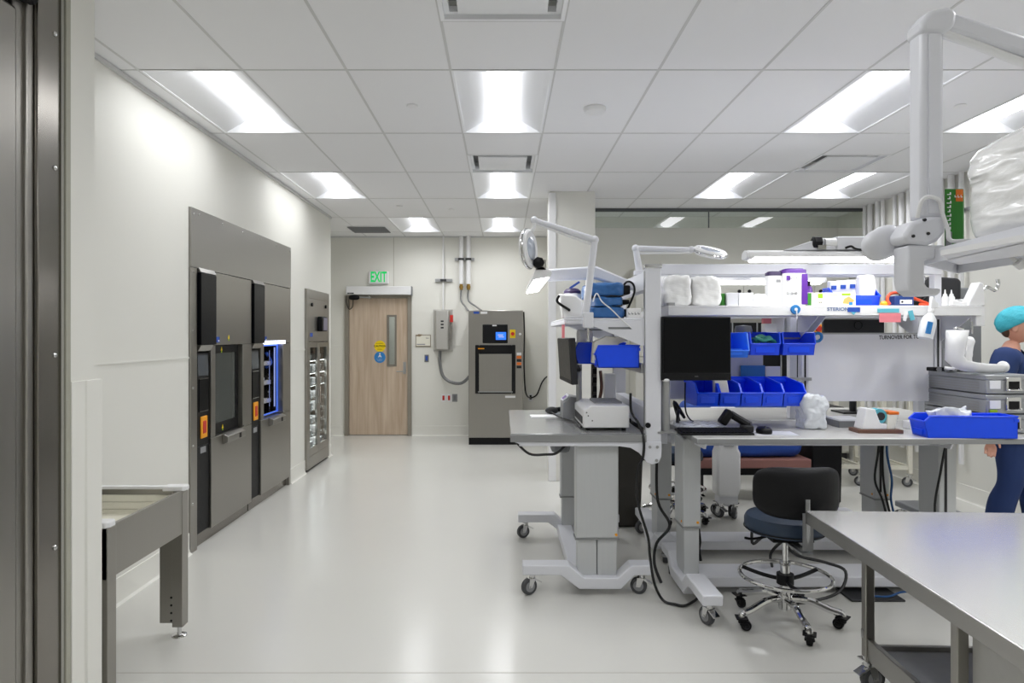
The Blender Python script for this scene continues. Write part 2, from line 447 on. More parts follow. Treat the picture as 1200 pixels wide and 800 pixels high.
struct(MB().box(.8, RX + .15, RBACK, RBACK + .15, 0, H).build('wall_back_right', M['wall']), 'back wall behind the workbenches')
struct(MB().box(RX, RX + .15, -2.6, RBACK + .15, 0, H).build('wall_right', M['wall']), 'right wall')
struct(MB().box(-1.75, RX + .15, -2.75, -2.6, 0, H).build('wall_front', M['wall']), 'wall behind the viewer')
struct(MB().box(-3.1, -2.95, -2.75, LEND, 0, H).build('wall_service', M['wall']), 'service corridor wall behind the machines')
# column
struct(MB().box(.515, 1.0, 7.18, 7.67, 0, CZ).build('wall_column', M['wall'], bevel=.006), 'square white column')
struct(MB().box(.495, .515, 7.165, 7.24, 0, CZ - .02).box(.495, .575, 7.16, 7.18, 0, CZ - .02).build('trim_3', M['white'], bevel=.004), 'corner guard on the column')
# wainscot joint lines and coved bases
JZ = 1.41
struct(MB().box(LX - .002, LX + .006, NEND, WASH[0], JZ - .006, JZ + .006).box(LX - .002, LX + .006, WASH[1], CAB[0], JZ - .006, JZ + .006).box(LX - .002, LX + .006, CAB[1], LEND, JZ - .006, JZ + .006).build('trim_4', M['wall']), 'joint strip along the left wall')
struct(MB().box(-2.9, -2.49, BACK - .006, BACK + .002, JZ - .006, JZ + .006).box(-1.42, .8, BACK - .006, BACK + .002, JZ - .006, JZ + .006).build('trim_5', M['wall']), 'joint strip along the back wall')
def cove(b, axis, c, sgn, a0, a1):
    prof = [(0, 0), (.03 * sgn, 0), (.014 * sgn, .012), (.006 * sgn, .04), (.006 * sgn, .15), (0, .153)]
    if axis == 'x': b.prism([(c + p, z) for p, z in prof], 'y', a0, a1)
    else: b.prism([(c + p, z) for p, z in prof], 'x', a0, a1)
    return b
b = MB(); cove(b, 'x', LX, 1, NEND, WASH[0]); cove(b, 'x', LX, 1, WASH[1], CAB[0]); cove(b, 'x', LX, 1, CAB[1], LEND)
struct(b.build('baseboard_left', M['wall'], bevel=0))
b = MB(); cove(b, 'y', BACK, -1, -2.9, -2.49); cove(b, 'y', BACK, -1, -1.42, .8); struct(b.build('baseboard_back', M['wall']))
b = MB(); cove(b, 'y', RBACK, -1, .95, RX); struct(b.build('baseboard_back_right', M['wall']))
b = MB(); cove(b, 'x', RX, -1, -2.6, RBACK); struct(b.build('baseboard_right', M['wall']))
b = MB(); b.box(LX - .001, LX + .018, NEND, LEND, CZ - .028, CZ - .003); struct(b.build('trim_6', M['tbar']), 'ceiling edge angle on the left wall')
b = MB(); b.box(-2.9, .8, BACK - .018, BACK, CZ - .02, CZ - .003); struct(b.build('trim_7', M['tbar']))
struct(MB().box(-1.715 + .0, -1.705, BACK - .002, BACK + .001, 2.33, CZ).build('trim_8', mat('wall seam', '#bfbcb0', .6)))
# corner guard, lower part of the near wall end
g = MB()
g.prism([(NX, 2.455), (NX + .012, 2.455), (NX + .012, 2.528), (NX + .02, 2.534), (NX + .02, 2.625), (NX + .012, 2.632), (NX - .10, 2.632), (NX - .10, NEND), (NX, NEND)], 'z', 0, 1.40)
struct(g.build('trim_9', M['wall'], bevel=.003), 'bumper guard around the near wall corner')
struct(MB().box(NX, NX + .01, 2.425, 2.452, 0, 3.0).build('trim_10', mat('putty edge strip', '#a3a294', .5), bevel=.002), 'putty coloured edge strip beside the steel unit')

# ceiling lights (meshes shared)
pan = MB()
a, hh, L, d = .287, .0, .592, .10
pan.prism([(-.30, .0), (-.287, .0), (-.12, d), (.12, d), (.287, .0), (.30, .0), (.30, .004), (.13, d + .006), (-.13, d + .006), (-.30, .004)], 'y', -.60, .60)
pan.box(-.30, .30, -.605, -.592, -.002, d); pan.box(-.30, .30, .592, .605, -.002, d)
pan.box(-.302, -.287, -.6, .6, -.003, .004); pan.box(.287, .302, -.6, .6, -.003, .004)
pan_me = pan.mesh('housing'); pan_me.materials.append(M['ceil_white'])
len_ = MB()
prof = [(.095 * math.cos(t), d - .045 * math.sin(t)) for t in [PI * k / 12 for k in range(13)]]
len_.prism(prof, 'y', -.56, .56)
len_.ball((0, -.56, d), (.095, .03, .045)); len_.ball((0, .56, d), (.095, .03, .045))
len_me = len_.mesh('diffuser'); len_me.materials.append(M['lamp'])
LAMP = bpy.data.lights.new('lamp', 'AREA'); LAMP.shape = 'RECTANGLE'; LAMP.size = .19; LAMP.size_y = 1.1
LAMP.energy = 9.6; LAMP.spread = math.radians(152); LAMP.color = (.97, .985, 1)
LAMP_W = LAMP.copy(); LAMP_W.energy = 4.6
POSL = {-1.83: 'by the left wall', 0: 'above the aisle', 2.44: 'above the workbenches', 3.66: 'nearest the right wall', -1.22: 'past the left wall', -.61: 'behind the viewer'}
ROWL = {3.90: 'in the first row', 6.34: 'in the second row', 8.78: 'in the last row before the door', 1.46: 'overhead before the first row', -.98: 'at the very back of the room'}
for (x, y) in LIGHTS:
    t = thing('ceiling_light', 'recessed ceiling light %s, %s' % (POSL[x], ROWL[y]), 'ceiling light', (x, y + .61, CZ), 'recessed ceiling lights')
    for nm, me in (('housing', pan_me), ('diffuser', len_me)):
        o = bpy.data.objects.new(nm, me); COL.objects.link(o); o.parent = t
    o = bpy.data.objects.new('lamp', LAMP_W if x == -1.83 else LAMP); COL.objects.link(o); o.parent = t; o.location = (0, 0, .045)
# vents
for k, (x, y) in enumerate(VENTS):
    t = thing('ceiling_vent', ['white square plaque air vent above the aisle, at the top edge, partly cut off', 'white square air vent touching the aisle light of the second row',
                               'white square air vent between the two right-hand ceiling lights'][k], 'air vent', (x, y + .305, CZ), 'ceiling air vents')
    b = MB(); 
    for (p, q) in ((0, .02), (.02, .045)):
        z0 = CZ - .003 + p * 1.2
        b.box(x - .305 + p, x + .305 - p, y + p, y + q, z0, z0 + .03); b.box(x - .305 + p, x + .305 - p, y + .61 - q, y + .61 - p, z0, z0 + .03)
        b.box(x - .305 + p, x - .305 + q, y + q, y + .61 - q, z0, z0 + .03); b.box(x + .305 - q, x + .305 - p, y + q, y + .61 - q, z0, z0 + .03)
    b.build('frame', M['ceil_white'], t)
    MB().box(x - .215, x + .215, y + .085, y + .525, CZ - .004, CZ + .012).build('plaque', M['ceil_white'], t, bevel=.003)
    MB().box(x - .29, x + .29, y + .02, y + .59, CZ + .09, CZ + .11).build('duct_opening', M['grey'], t)
t = thing('ceiling_vent', 'grey return grille in the ceiling right before the wooden door', 'air vent', (-1.95, 9.75, CZ), 'ceiling air vents')
MB().box(-2.24, -1.66, 9.45, 10.05, CZ - .006, CZ - .001).build('frame', M['ceil_white'], t)
b = MB()
for k in range(14): b.obox((-1.95, 9.5 + k * .038, CZ - .01), (.54, .026, .004), (.6, 0, 0))
b.build('louvre', M['grey'], t)
# smoke detector and sprinkler covers
x, y = X_(697, 4.55), 4.55
t = thing('smoke_detector', 'round white smoke detector on the ceiling right of the first aisle light', 'smoke detector', (x, y, CZ))
MB().lathe([(.075, 0), (.078, -.012), (.07, -.03), (.055, -.036), (0, -.037)], (x, y, CZ)).build('body', M['white'], t)
MB().torus((x, y, CZ - .03), .062, .002).build('vent_ring', M['grey'], t)
for (u, Y, w) in ((483, 4.5, 'left of the first aisle light'), (1125, 4.5, 'on the ceiling right of the first bench light'), (468, 8.0, 'above the alcove, left one of a pair'), (529, 8.2, 'above the alcove, right one of a pair')):
    x = X_(u, Y)
    MB().lathe([(.036, 0), (.04, -.006), (.034, -.011), (0, -.012)], (x, Y, CZ)).thing('ceiling_sprinkler_cover', M['white'], 'small round white sprinkler cover ' + w, 'sprinkler cover', (x, Y, CZ), 'sprinkler covers')
# glass smoke baffle below the ceiling
t = thing('glass_baffle', 'clear glass smoke baffle hanging from the ceiling beyond the benches', 'glass baffle', (2.7, 8.15, CZ))
MB().box(1.02, RX, 8.13, 8.17, CZ - .04, CZ - .003).build('top_rail', M['baffle'], t)
for x0, x1 in ((1.02, 2.52), (2.526, RX - .002)):
    MB().box(x0, x1, 8.146, 8.154, CZ - .24, CZ - .04).build('pane', M['glass_baffle'], t)
MB().box(2.518, 2.528, 8.14, 8.16, CZ - .24, CZ - .04).build('seam_clip', M['baffle'], t)
# vertical pipes on the right wall
for k, u in enumerate((1013, 1019, 1028, 1034, 1048, 1056, 1065, 1074, 1092, 1102, 1114, 1126)):
    Y = F * (RX - .05) / (u - U0); r = (.022, .03, .03, .022)[k % 4]
    o = MB().cyl((RX - .045, Y, .35), (RX - .045, Y, CZ), r).thing('wall_pipe', M['white'],
        'white vertical pipe on the right wall, ' + ['first', 'second', 'third', 'fourth', 'fifth', 'sixth', 'seventh', 'eighth', 'ninth', 'tenth', 'eleventh', 'twelfth'][k] + ' from the back corner', 'pipe', (RX - .045, Y, .35), 'pipes on the right wall')
for z, w_ in ((2.75, 'highest'), (1.9, 'middle'), (1.0, 'lowest')):
    MB().box(RX - .02, RX - .001, 6.2, 8.2, z, z + .03).thing('pipe_support_rail', M['aluminium'], 'horizontal strut rail holding the white pipes on the right wall, %s of three' % w_, 'strut', (RX - .01, 7.2, z), 'strut rails on the right wall')
# ================================================================= LEFT: big steel unit, cart, washers, cabinet
# --- big steel unit next to the viewer
t = thing('steel_washer_front', 'tall stainless steel machine front at the left edge beside the near wall', 'steel machine', (NX, 1.7, 0))
b = MB(); b.box(NX - .10, NX - .005, 2.30, 2.423, .02, 2.99); b.build('frame_post', M['steel_dark'], t, bevel=.004)
b = MB(); b.box(NX - .10, NX - .03, 2.215, 2.298, .02, 2.99); b.box(NX - .08, NX - .018, 2.262, 2.298, .02, 2.99); b.build('seal_strip', M['steel'], t, bevel=.006)
b = MB(); b.box(NX - .09, NX - .012, .98, 2.212, .05, 2.66); d = b.build('door', M['steel'], t, bevel=.01)
MB().tube([(NX + .0, 1.25, 1.0), (NX + .05, 1.25, 1.0), (NX + .05, 1.25, 1.5), (NX, 1.25, 1.5)], .012, 10).build('handle', M['chrome'], d)
MB().box(NX - .10, NX - .005, .91, .976, .02, 2.99).build('frame_post', M['steel_dark'], t, bevel=.004)
MB().prism([(NX - .10, 2.70), (NX + .0, 2.70), (NX + .03, 2.74), (NX + .03, 2.99), (NX - .10, 2.99)], 'y', .98, 2.28).build('control_housing', M['black'], t, bevel=.004)
for z in (.79 - .64, .81, 1.50, 2.17, 2.65):
    MB().lathe([(.009, 0), (.009, .003), (.006, .006), (0, .007)], (NX - .005, 2.385, z), (1, 0, 0), 16).build('screw', M['chrome'], t)

# --- white-capped stainless cart in the recess
t = thing('transfer_table', 'low stainless steel transfer table with white corner caps against the left wall', 'table', (-1.95, 3.2, 0))
xf, xb, ya, yb, zt = -1.665, LX + .05, 2.80, 3.52, .775
b = MB(); b.box(xf - .018, xf, ya, yb, zt - .235, zt - .012); b.prism([(xf - .018, zt - .235), (xf, zt - .235), (xf - .05, zt - .24), (xf - .05, zt - .232)], 'y', ya, yb)
b.build('front_apron', M['steel'], t, bevel=.003)
MB().box(xb, xb + .018, ya, yb, zt - .16, zt - .005).build('rear_apron', M['steel_h'], t, bevel=.003)
MB().box(xb, xf, yb - .018, yb, zt - .235, zt - .012).build('end_apron', M['steel'], t, bevel=.003)
MB().box(xb, xf, ya, ya + .018, zt - .235, zt - .012).build('end_apron', M['steel'], t, bevel=.003)
MB().box(xb + .02, xf - .02, ya + .02, yb - .02, zt - .15, zt - .135).build('tray_bottom', M['cream'], t)  # steel bottom and lips; the wall's pale reflection is put into the colour
for k in range(3):
    MB().box(xb + .02, xf - .02, yb - .03 - k * .006, yb - .0185, zt - .04 - .036 * (k + 1) , zt - .042 - .036 * k).build('rail_lip', M['cream'], t)
MB().box(xb + .0, xf - .06, yb - .03, yb + .005, zt - .012, zt + .004).build('edge_trim', M['white'], t, bevel=.003)
for (x, y) in ((xf - .02, yb - .025), (xf - .02, ya + .025), (xb + .03, yb - .025)):
    MB().prism([(x - .085, y - .035), (x + .018, y - .035), (x + .03, y - .02), (x + .03, y + .02), (x + .018, y + .035), (x - .085, y + .035)], 'z', zt - .016, zt + .01).build('corner_cap', M['white'], t, bevel=.005)
def tleg(x, y, flip):
    b = MB()
    b.prism([(x + .015, y - .03), (x + .015, y + .035), (x - .13, y + .035), (x - .13, y + .02), (x - .06, y + .02), (x - .045, y - .0), (x - .04, y - .03)] if not flip else
            [(x + .015, y + .03), (x + .015, y - .035), (x - .13, y - .035), (x - .13, y - .02), (x - .06, y - .02), (x - .045, y), (x - .04, y + .03)], 'z', .055, zt - .02)
    l = b.build('leg', M['steel'], t, bevel=.003)
    MB().cyl((x - .015, y, .012), (x - .015, y, .06), .011).lathe([(.038, 0), (.036, .006), (.02, .012), (0, .012)], (x - .015, y, 0)).build('levelling_foot', M['chrome'], l)
    b = MB()
    for k in range(4): b.cyl((x - .043, y - .031, .09 + k * .04), (x - .043, y - .029, .09 + k * .04), .006, seg=10)
    b.build('leg_hole', M['black'], l)
tleg(xf - .012, yb - .035, False); tleg(xf - .012, ya + .035, True); 
MB().box(xb, xb + .04, yb - .05, yb - .01, .0, zt - .02).build('leg', M['steel'], t, bevel=.003); MB().box(xb, xb + .04, ya + .01, ya + .05, .0, zt - .02).build('leg', M['steel'], t, bevel=.003)

# --- steel surround of the two washers
FX = LX + .018          # face of the steel sheet
t = thing('steel_surround', 'stainless steel header sheet and side strips framing the two built-in washers', 'steel panel', (LX, 5.9, 0))
MB().box(LX - .04, FX, WASH[0] + .004, WASH[1] - .004, 2.065, WASH[2] - .004).build('header_panel', M['steel_h'], t, bevel=.002)
MB().box(LX - .04, FX - .004, WASH[0] + .004, 4.884, .0, 2.063).build('side_panel', M['steel'], t, bevel=.002)
MB().box(LX - .04, FX - .004, 6.985, WASH[1] - .004, .0, 2.063).build('side_panel', M['steel'], t, bevel=.002)
for y, z in [(4.82, .35 + .42 * k) for k in range(6)] + [(4.9 + .42 * k, 2.46) for k in range(6)]:
    MB().lathe([(.009, 0), (.008, .003), (0, .005)], (FX if z > 2.4 else FX - .004, y, z), (1, 0, 0), 14).build('screw', M['chrome'], t)
def washer(y0, label, closed):
    """y0 = near side of the machine; everything looks towards +X"""
    t = thing('washer_disinfector', label, 'washer', (LX, y0 + .5, 0), 'built-in washer disinfectors')
    yA, yB, yC, yD, yE = y0 + .012, y0 + .225, y0 + .30, y0 + .845, y0 + 1.045
    X0 = LX - .05
    MB().box(X0, FX, yA + .275, yE, 1.497, 2.06).build('upper_panel', M['steel'], t, bevel=.003)
    MB().box(X0, FX, yB + .002, yE, .09, .782).build('lower_panel', M['steel'], t, bevel=.003)
    MB().box(X0, FX, yB, yC, .786, 1.493).build('jamb', M['steel'], t, bevel=.002)
    MB().box(X0, FX, yD, yE, .786, 1.493).build('jamb', M['steel'], t, bevel=.002)
    MB().box(X0, LX - .02, yA, yE, .0, .088).build('kick_plate', M['steel_dark'], t)
    MB().prism([(X0, 1.50), (LX + .035, 1.50), (LX + .035, 2.03), (LX + .03, 2.035), (X0, 2.035)], 'y', yA + .005, yA + .268).build('upper_column', M['black_glass'], t, bevel=.003)
    MB().prism([(X0, 2.037), (LX + .036, 2.037), (LX + .01, 2.085), (X0, 2.085)], 'y', yA + .003, yA + .27).build('column_cap', M['steel_h'], t, bevel=.002)
    MB().prism([(X0, 1.44), (LX + .012, 1.455), (LX + .035, 1.498), (X0, 1.498)], 'y', yA + .005, yA + .215).build('column_hood', M['steel_h'], t)
    lc = MB().box(X0, LX + .002, yA, yB - .004, .10, 1.44).build('lower_column', M['black'], t, bevel=.003)
    MB().prism([(LX - .0, 1.27), (LX + .012, 1.27), (LX + .004, 1.425), (LX - .0, 1.425)], 'y', yA + .012, yA + .18).build('touch_screen', M['grey_screen'], lc)
    MB().box(LX, LX + .008, yA + .035, yB - .02, 1.0, 1.245).build('printer_door', M['black_glass'], lc, bevel=.003)
    MB().box(LX, LX + .01, yA + .04, yB - .03, 1.243, 1.249).box(LX, LX + .01, yA + .04, yB - .03, 1.0, 1.006).build('printer_door_trim', M['chrome'], lc)
    MB().box(LX + .001, LX + .007, yA + .002, yB - .006, .742, .747).build('split_line', M['dark_grey'], lc)
    s = MB(); s.box(LX, LX + .012, yA + .06, yA + .165, .80, .965); s.build('stop_plate', M['amber'], lc, bevel=.012)
    MB().box(LX + .006, LX + .016, yA + .085, yA + .14, .835, .93).build('stop_button', M['red'], lc, bevel=.01)
    MB().box(LX, LX + .005, yA + .06, yA + .15, .69, .735).build('label_plate', M['grey'], lc)
    # handle bar below the opening
    h = MB(); h.prism([(FX, .70), (FX + .045, .715), (FX + .045, .765), (FX, .785)], 'y', yC + .13, yC + .50); hd = h.build('handle', M['steel_h'], t, bevel=.004)
    MB().box(FX + .043, FX + .047, yC + .36, yC + .40, .72, .76).build('handle_slot', M['black'], hd)
    MB().box(FX, FX + .003, yC + .30 + .27, yC + .42 + .02 + .1, .79, .80).build('trim_strip', M['chrome'], t)
    MB().box(FX, FX + .002, yA + .285, yA + .36, 1.515, 1.56).build('blue_label', M['blue_lbl'], t)
    MB().box(FX + .001, FX + .003, yA + .33, yA + .352, 1.522, 1.535).build('white_label', M['white'], t)
    yt = yC + .25
    def warn(y, z, x=FX):
        w = MB().prism([(y - .016, z - .012), (y + .016, z - .012), (y, z + .02)], 'x', x, x + .002).build('warning_label', M['yellow'], t)
        MB().box(x, x + .002, y - .008, y + .008, z - .028, z - .015).build('warning_mark', M['lime'], w)
    if closed:
        warn(yt, 1.555)
        fr = MB().frame_x(LX - .05, LX - .022, yC, yD, .79, 1.49, .012, .05, .085, .06)
        fr.build('door_frame', M['black'], t)
        g = MB().box(LX - .05, LX - .028, yC + .01, yD - .045, .86, 1.445).build('door_glass', M['glass_tint'], t)
        warn(yt - .05, 1.46, LX - .02); warn(yt - .03, .83, LX - .02)
        MB().box(LX - .7, LX - .052, yC, yD, .79, 1.49).build('chamber', M['mid_grey'], t)
    else:
        c = MB()
        c.box(LX - .70, LX - .69, yC, yD, .79, 1.49); c.box(LX - .70, LX - .05, yC, yC + .006, .79, 1.49); c.box(LX - .70, LX - .05, yD - .006, yD, .79, 1.49)
        c.box(LX - .70, LX - .05, yC, yD, .785, .792); c.box(LX - .70, LX - .05, yC, yD, 1.486, 1.492)
        c.build('chamber', M['steel_dark'], t)
        MB().box(LX - .02, FX + .004, yC + .02, yD + .06, 1.487, 1.520).build('light_bar', M['led_white'], t)
        b = MB(); b.box(LX - .045, LX - .03, yD - .03, yD - .012, .80, 1.485); b.box(LX - .045, LX - .03, yC + .008, yD - .012, 1.468, 1.484); b.box(LX - .045, LX - .03, yC + .008, yD - .012, .80, .812)
        b.build('door_seal', M['led_blue'], t)
        b = MB(); b.box(LX - .07, LX - .062, yD - .018, yD - .008, .85, 1.45); b.build('chamber_light', M['led_soft'], t)
    return t
M['glass_tint'] = mat('tinted door glass', '#6f7472', .1, .6, vary=.03, rvary=.03)
washer(4.886, 'nearer built-in steel washer with closed glass door and black control column', True)
washer(5.938, 'farther built-in steel washer standing open with blue-lit chamber', False)
# rack inside the open washer
yR0, yR1 = 6.26, 6.70
t = thing('wash_rack', 'steel wash rack with loaded trays inside the open farther washer', 'wash rack', (LX - .3, 6.48, .80))
b = MB()
for x in (LX - .55, LX - .10):
    for y in (yR0, yR1): b.box(x - .008, x + .008, y - .008, y + .008, .795, 1.42)
b.box(LX - .56, LX - .09, yR0 - .008, yR0 + .008, .795, .81); b.box(LX - .56, LX - .09, yR1 - .008, yR1 + .008, .795, .81)
b.build('frame', M['chrome'], t)
LV = (.90, 1.08, 1.27)
for z in LV:
    q = MB(); q.box(LX - .55, LX - .08, yR0, yR1, z, z + .006)
    for y in (yR0, yR1): q.box(LX - .55, LX - .08, y - .003, y + .003, z, z + .045)
    q.box(LX - .083, LX - .08, yR0, yR1, z, z + .045)
    q.build('tray', M['steel_pale'], t)
MB().tube([(LX - .12, yR1 - .02, 1.40), (LX - .09, yR1 + .04, 1.30), (LX - .12, yR1 - .02, 1.25)], .014).build('hose_coupling', M['blue_lbl'], t)
rr = random.Random(3)
for li, z in enumerate(LV):
    for k in range(5):
        y = yR0 + .05 + k * .085; x = LX - .12 - rr.random() * .05; h = rr.uniform(.03, .075); r = rr.uniform(.016, .03)
        MB().lathe([(r, 0), (r * 1.05, h * .3), (r * .7, h * .6), (r * .75, h), (0, h + .004)], (x, y, z + .008), seg=16).thing('instrument_cup', M['chrome'],
            'small shiny metal instrument cup on the %s tray in the open washer' % ('lowest', 'middle', 'top')[li], 'instrument', (x, y, z + .008), 'instruments on the %s tray in the washer' % ('lowest', 'middle', 'top')[li])
    MB().tube([(LX - .3, yR0 + .05, z + .02), (LX - .25, yR0 + .15, z + .09), (LX - .11, yR0 + .25, z + .06), (LX - .115, yR0 + .38, z + .02)], .008).thing('instrument_hose', (M['cable_white'], M['chrome'], M['cable'])[li],
        ('white hose curled on the lowest tray in the open washer', 'shiny bent tube on the middle tray in the open washer', 'black hose arched on the top tray in the open washer')[li], 'hose', (LX - .2, yR0 + .2, z))

# --- narrow drying cabinet
c0, c1 = CAB[0] + .005, CAB[1] - .005
t = thing('drying_cabinet', 'narrow built-in steel cabinet with two glass doors and lit shelves', 'cabinet', (LX, 8.06, 0))
XF = LX + .03
b = MB().frame_x(LX - .02, XF, c0, c1, .03, 2.10, .06, .06, .14, .10)
b.build('frame', M['steel'], t, bevel=.003)
hp = MB().box(LX - .02, XF - .004, c0 + .06, c1 - .06, 1.50, 2.0).build('upper_panel', M['steel_h'], t)
rd = MB().box(XF - .004, XF + .05, c0 + .44, c0 + .68, 1.62, 1.80).build('card_reader', M['black'], t, bevel=.01)
MB().box(XF + .05, XF + .053, c0 + .50, c0 + .67, 1.635, 1.785).build('reader_screen', mat('lilac grey screen', '#7d7a90', .3), rd)
for y in (c0 + .18, c0 + .78): MB().cyl((XF - .004, y, 1.93), (XF + .012, y, 1.93), .022).build('lock', M['black'], t)
MB().box(XF - .004, XF - .001, c0 + .12, c0 + .22, 1.555, 1.60).build('blue_label', M['blue_lbl'], t)
b = MB(); b.box(LX - .45, LX - .44, c0, c1, .1, 1.5); b.box(LX - .45, LX - .02, c0, c0 + .01, .05, 2.1); b.box(LX - .45, LX - .02, c1 - .01, c1, .05, 2.1); b.box(LX - .45, LX - .02, c0, c1, .1, .12); b.box(LX - .45, LX - .02, c0, c1, 1.49, 1.5)
b.build('carcass', M['steel_dark'], t)
MB().box(LX - .02, LX - .0, c0 + .0, c1, 0.0, .03).build('plinth', M['black'], t)
for k, (p, q) in enumerate(((c0 + .06, 8.055), (8.06, c1 - .06))):
    f = MB().frame_x(LX - .0, XF, p, q, .172, 1.49, .05, .05, .09, .06)
    d = f.build('door', M['steel'], t, bevel=.003)
    MB().box(LX + .008, LX + .014, p + .05, q - .05, .262, 1.43).build('glass', M['glass_door'], d)
    yh = q - .03 if k == 0 else p + .03
    MB().box(XF, XF + .012, yh - .012, yh + .012, .75, .95).build('handle', M['chrome'], d, bevel=.003)
NT = 8
for i in range(NT):
    z = .22 + i * .15
    MB().box(LX - .43, LX - .006, c0 + .01, c1 - .01, z, z + .012).build('shelf', M['steel_pale'], t)
    MB().box(LX - .05, LX - .03, c0 + .02, c1 - .02, z - .008, z - .001).build('shelf_light', M['strip'], t)
ORD = ['lowest', 'second lowest', 'third lowest', 'fourth lowest', 'fourth highest', 'third highest', 'second highest', 'topmost']
rr = random.Random(5)
for i in range(NT):
    for k, yc in enumerate((7.87, 8.25)):
        z = .22 + i * .15 + .012; w = rr.uniform(.10, .17); h = rr.uniform(.05, .09); yy = yc + rr.uniform(-.03, .03)
        b = MB(); b.prism([(LX - .20, z), (LX - .022, z), (LX - .010, z + h), (LX - .212, z + h)], 'y', yy - w / 2, yy + w / 2)
        b.thing('storage_tray', M['white'], 'white tray on the %s shelf behind the %s glass door of the narrow cabinet' % (ORD[i], ('nearer', 'farther')[k]), 'tray', (LX - .11, yy, z), 'white trays in the narrow cabinet', bevel=.006)
# ================================================================= BACK ALCOVE
BY = BACK
# wooden door with frame (setting)
t = thing('door_1', 'light wooden door with narrow vision window at the end of the aisle', None, (-1.95, BY, 0)); struct(t)
b = MB(); b.box(-2.477, -2.415, BY - .03, BY + .1, 0, 2.165); b.box(-1.49, -1.427, BY - .03, BY + .1, 0, 2.165); b.box(-2.477, -1.427, BY - .03, BY + .1, 2.158, 2.20)
b.build('door_frame', mat('taupe frame paint', '#8d877c', .45), t, bevel=.004)
vx0, vx1, vz0, vz1 = X_(455.5, BY), X_(462.5, BY), Z_(427, BY), Z_(371, BY)
sl = MB(); yy0, yy1 = BY + .012, BY + .057
sl.box(-2.41, vx0 - .02, yy0, yy1, .012, 2.155); sl.box(vx1 + .02, -1.495, yy0, yy1, .012, 2.155); sl.box(vx0 - .02, vx1 + .02, yy0, yy1, .012, vz0 - .02); sl.box(vx0 - .02, vx1 + .02, yy0, yy1, vz1 + .02, 2.155)
sb = sl.build('door_slab', M['oak'], t)
b = MB()
for (p, q, z0, z1) in ((vx0 - .03, vx0, vz0 - .03, vz1 + .03), (vx1, vx1 + .03, vz0 - .03, vz1 + .03), (vx0, vx1, vz0 - .03, vz0), (vx0, vx1, vz1, vz1 + .03)): b.box(p, q, yy0 - .008, yy1, z0, z1)
vf = b.build('vision_frame', mat('dark taupe frame', '#7c766c', .45), sb)
MB().box(vx0, vx1, yy0 + .01, yy0 + .016, vz0, vz1).build('vision_glass', M['glass'], sb)
hx = X_(474, BY)
b = MB(); b.box(hx - .022, hx + .022, yy0 - .008, yy0, Z_(438, BY), Z_(424, BY)); b.cyl((hx, yy0 - .05, Z_(435, BY)), (hx, yy0, Z_(435, BY)), .009); b.cyl((hx + .01, yy0 - .05, Z_(435, BY)), (hx - .12, yy0 - .05, Z_(435, BY)), .009)
b.build('lever_handle', M['aluminium'], sb)
MB().box(-2.41, -1.495, yy0 + .02, yy1, .0, .012).build('threshold', M['aluminium'], t)
# room beyond the door window: a pale corridor wall
struct(MB().box(-3.05, .95, BY + 1.6, BY + 1.7, 0, CZ).build('wall_corridor', M['wall']))
struct(MB().box(-3.05, .95, BY + .15, BY + 1.7, -.1, 0).build('floor_corridor', M['floor']))
lm = MB().box(-2.4, -1.0, BY + .5, BY + 1.1, CZ - .06, CZ - .02).thing('ceiling_light', M['lamp'], 'unseen glowing panel added to brighten the corridor beyond the wooden door', 'ceiling light', (-1.7, BY + .8, CZ - .06), 'recessed ceiling lights')  # added unseen panel, sized to brighten the view through the door window
# stickers
for (v, col, lines, lab, tc) in ((411, 'yellow', ('~8', 'CAUTION', '~5'), 'round yellow caution sticker on the wooden door above the blue one', 'black'), (418.5, 'blue_sign', ('~9', '~7'), 'round blue sticker with white figure on the wooden door', 'white')):
    x, z = X_(445, BY), Z_(v if v < 415 else 418.2, BY); y = yy0 - .0015
    r = .089
    s = thing('door_sticker', lab, 'sticker', (x, yy0, z), 'stickers on the wooden door')
    z = Z_(405.5, BY) if v < 415 else Z_(418.5, BY)
    s.location.z = z; ORG[s.name] = (x, yy0, z)
    MB().cyl((x, yy0 - .002, z), (x, yy0, z), r, seg=36).build('disc', M[col], s)
    if col == 'yellow':
        for k, ln in enumerate(lines): text(ln, (.028, .042, .028)[k], M['black'], s, (x, yy0 - .0025, z + (.045, 0, -.045)[k]), FACE_CAM, bold=.0012)
    else:
        MB().ball((x, yy0 - .002, z + .055), (.012, .002, .012)).prism([(x - .03, z + .0), (x - .008, z + .04), (x + .008, z + .04), (x + .03, z - .0), (x + .018, z - .002), (x + .0, z + .015), (x - .018, z - .002)], 'y', yy0 - .003, yy0 - .001).build('figure_symbol', M['white'], s)
        for k, ln in enumerate(lines): text(ln, .018, M['white'], s, (x, yy0 - .0025, z - .03 - k * .022), FACE_CAM, bold=.0008)
# door operator
x0, x1 = X_(406, BY - .1), X_(482, BY - .1)
t = thing('door_operator', 'long pale aluminium automatic door opener box above the wooden door', 'door opener', ((x0 + x1) / 2, BY, 2.2))
z0, z1 = Z_(347.5, BY - .1), Z_(337, BY - .1)
MB().box(x0, x1, BY - .13, BY - .031, z0 + .03, z1 + .02).build('housing', M['white'], t, bevel=.006)
MB().box(x1 - .012, x1 + .012, BY - .128, BY - .031, z0 + .02, z1 + .02).build('end_cap', M['mid_grey'], t)
MB().box(x0 + .02, x0 + .12, BY - .133, BY - .129, z0 + .04, z0 + .06).build('name_plate', M['dark_grey'], t)
text('~5', .016, M['white'], t, (x0 + .07, BY - .1335, z0 + .05), FACE_CAM)
t2 = thing('door_closer_arm', 'black door opener arm and motor hub hanging at the top of the wooden door', 'door arm', (X_(416, BY), BY - .05, 2.1))
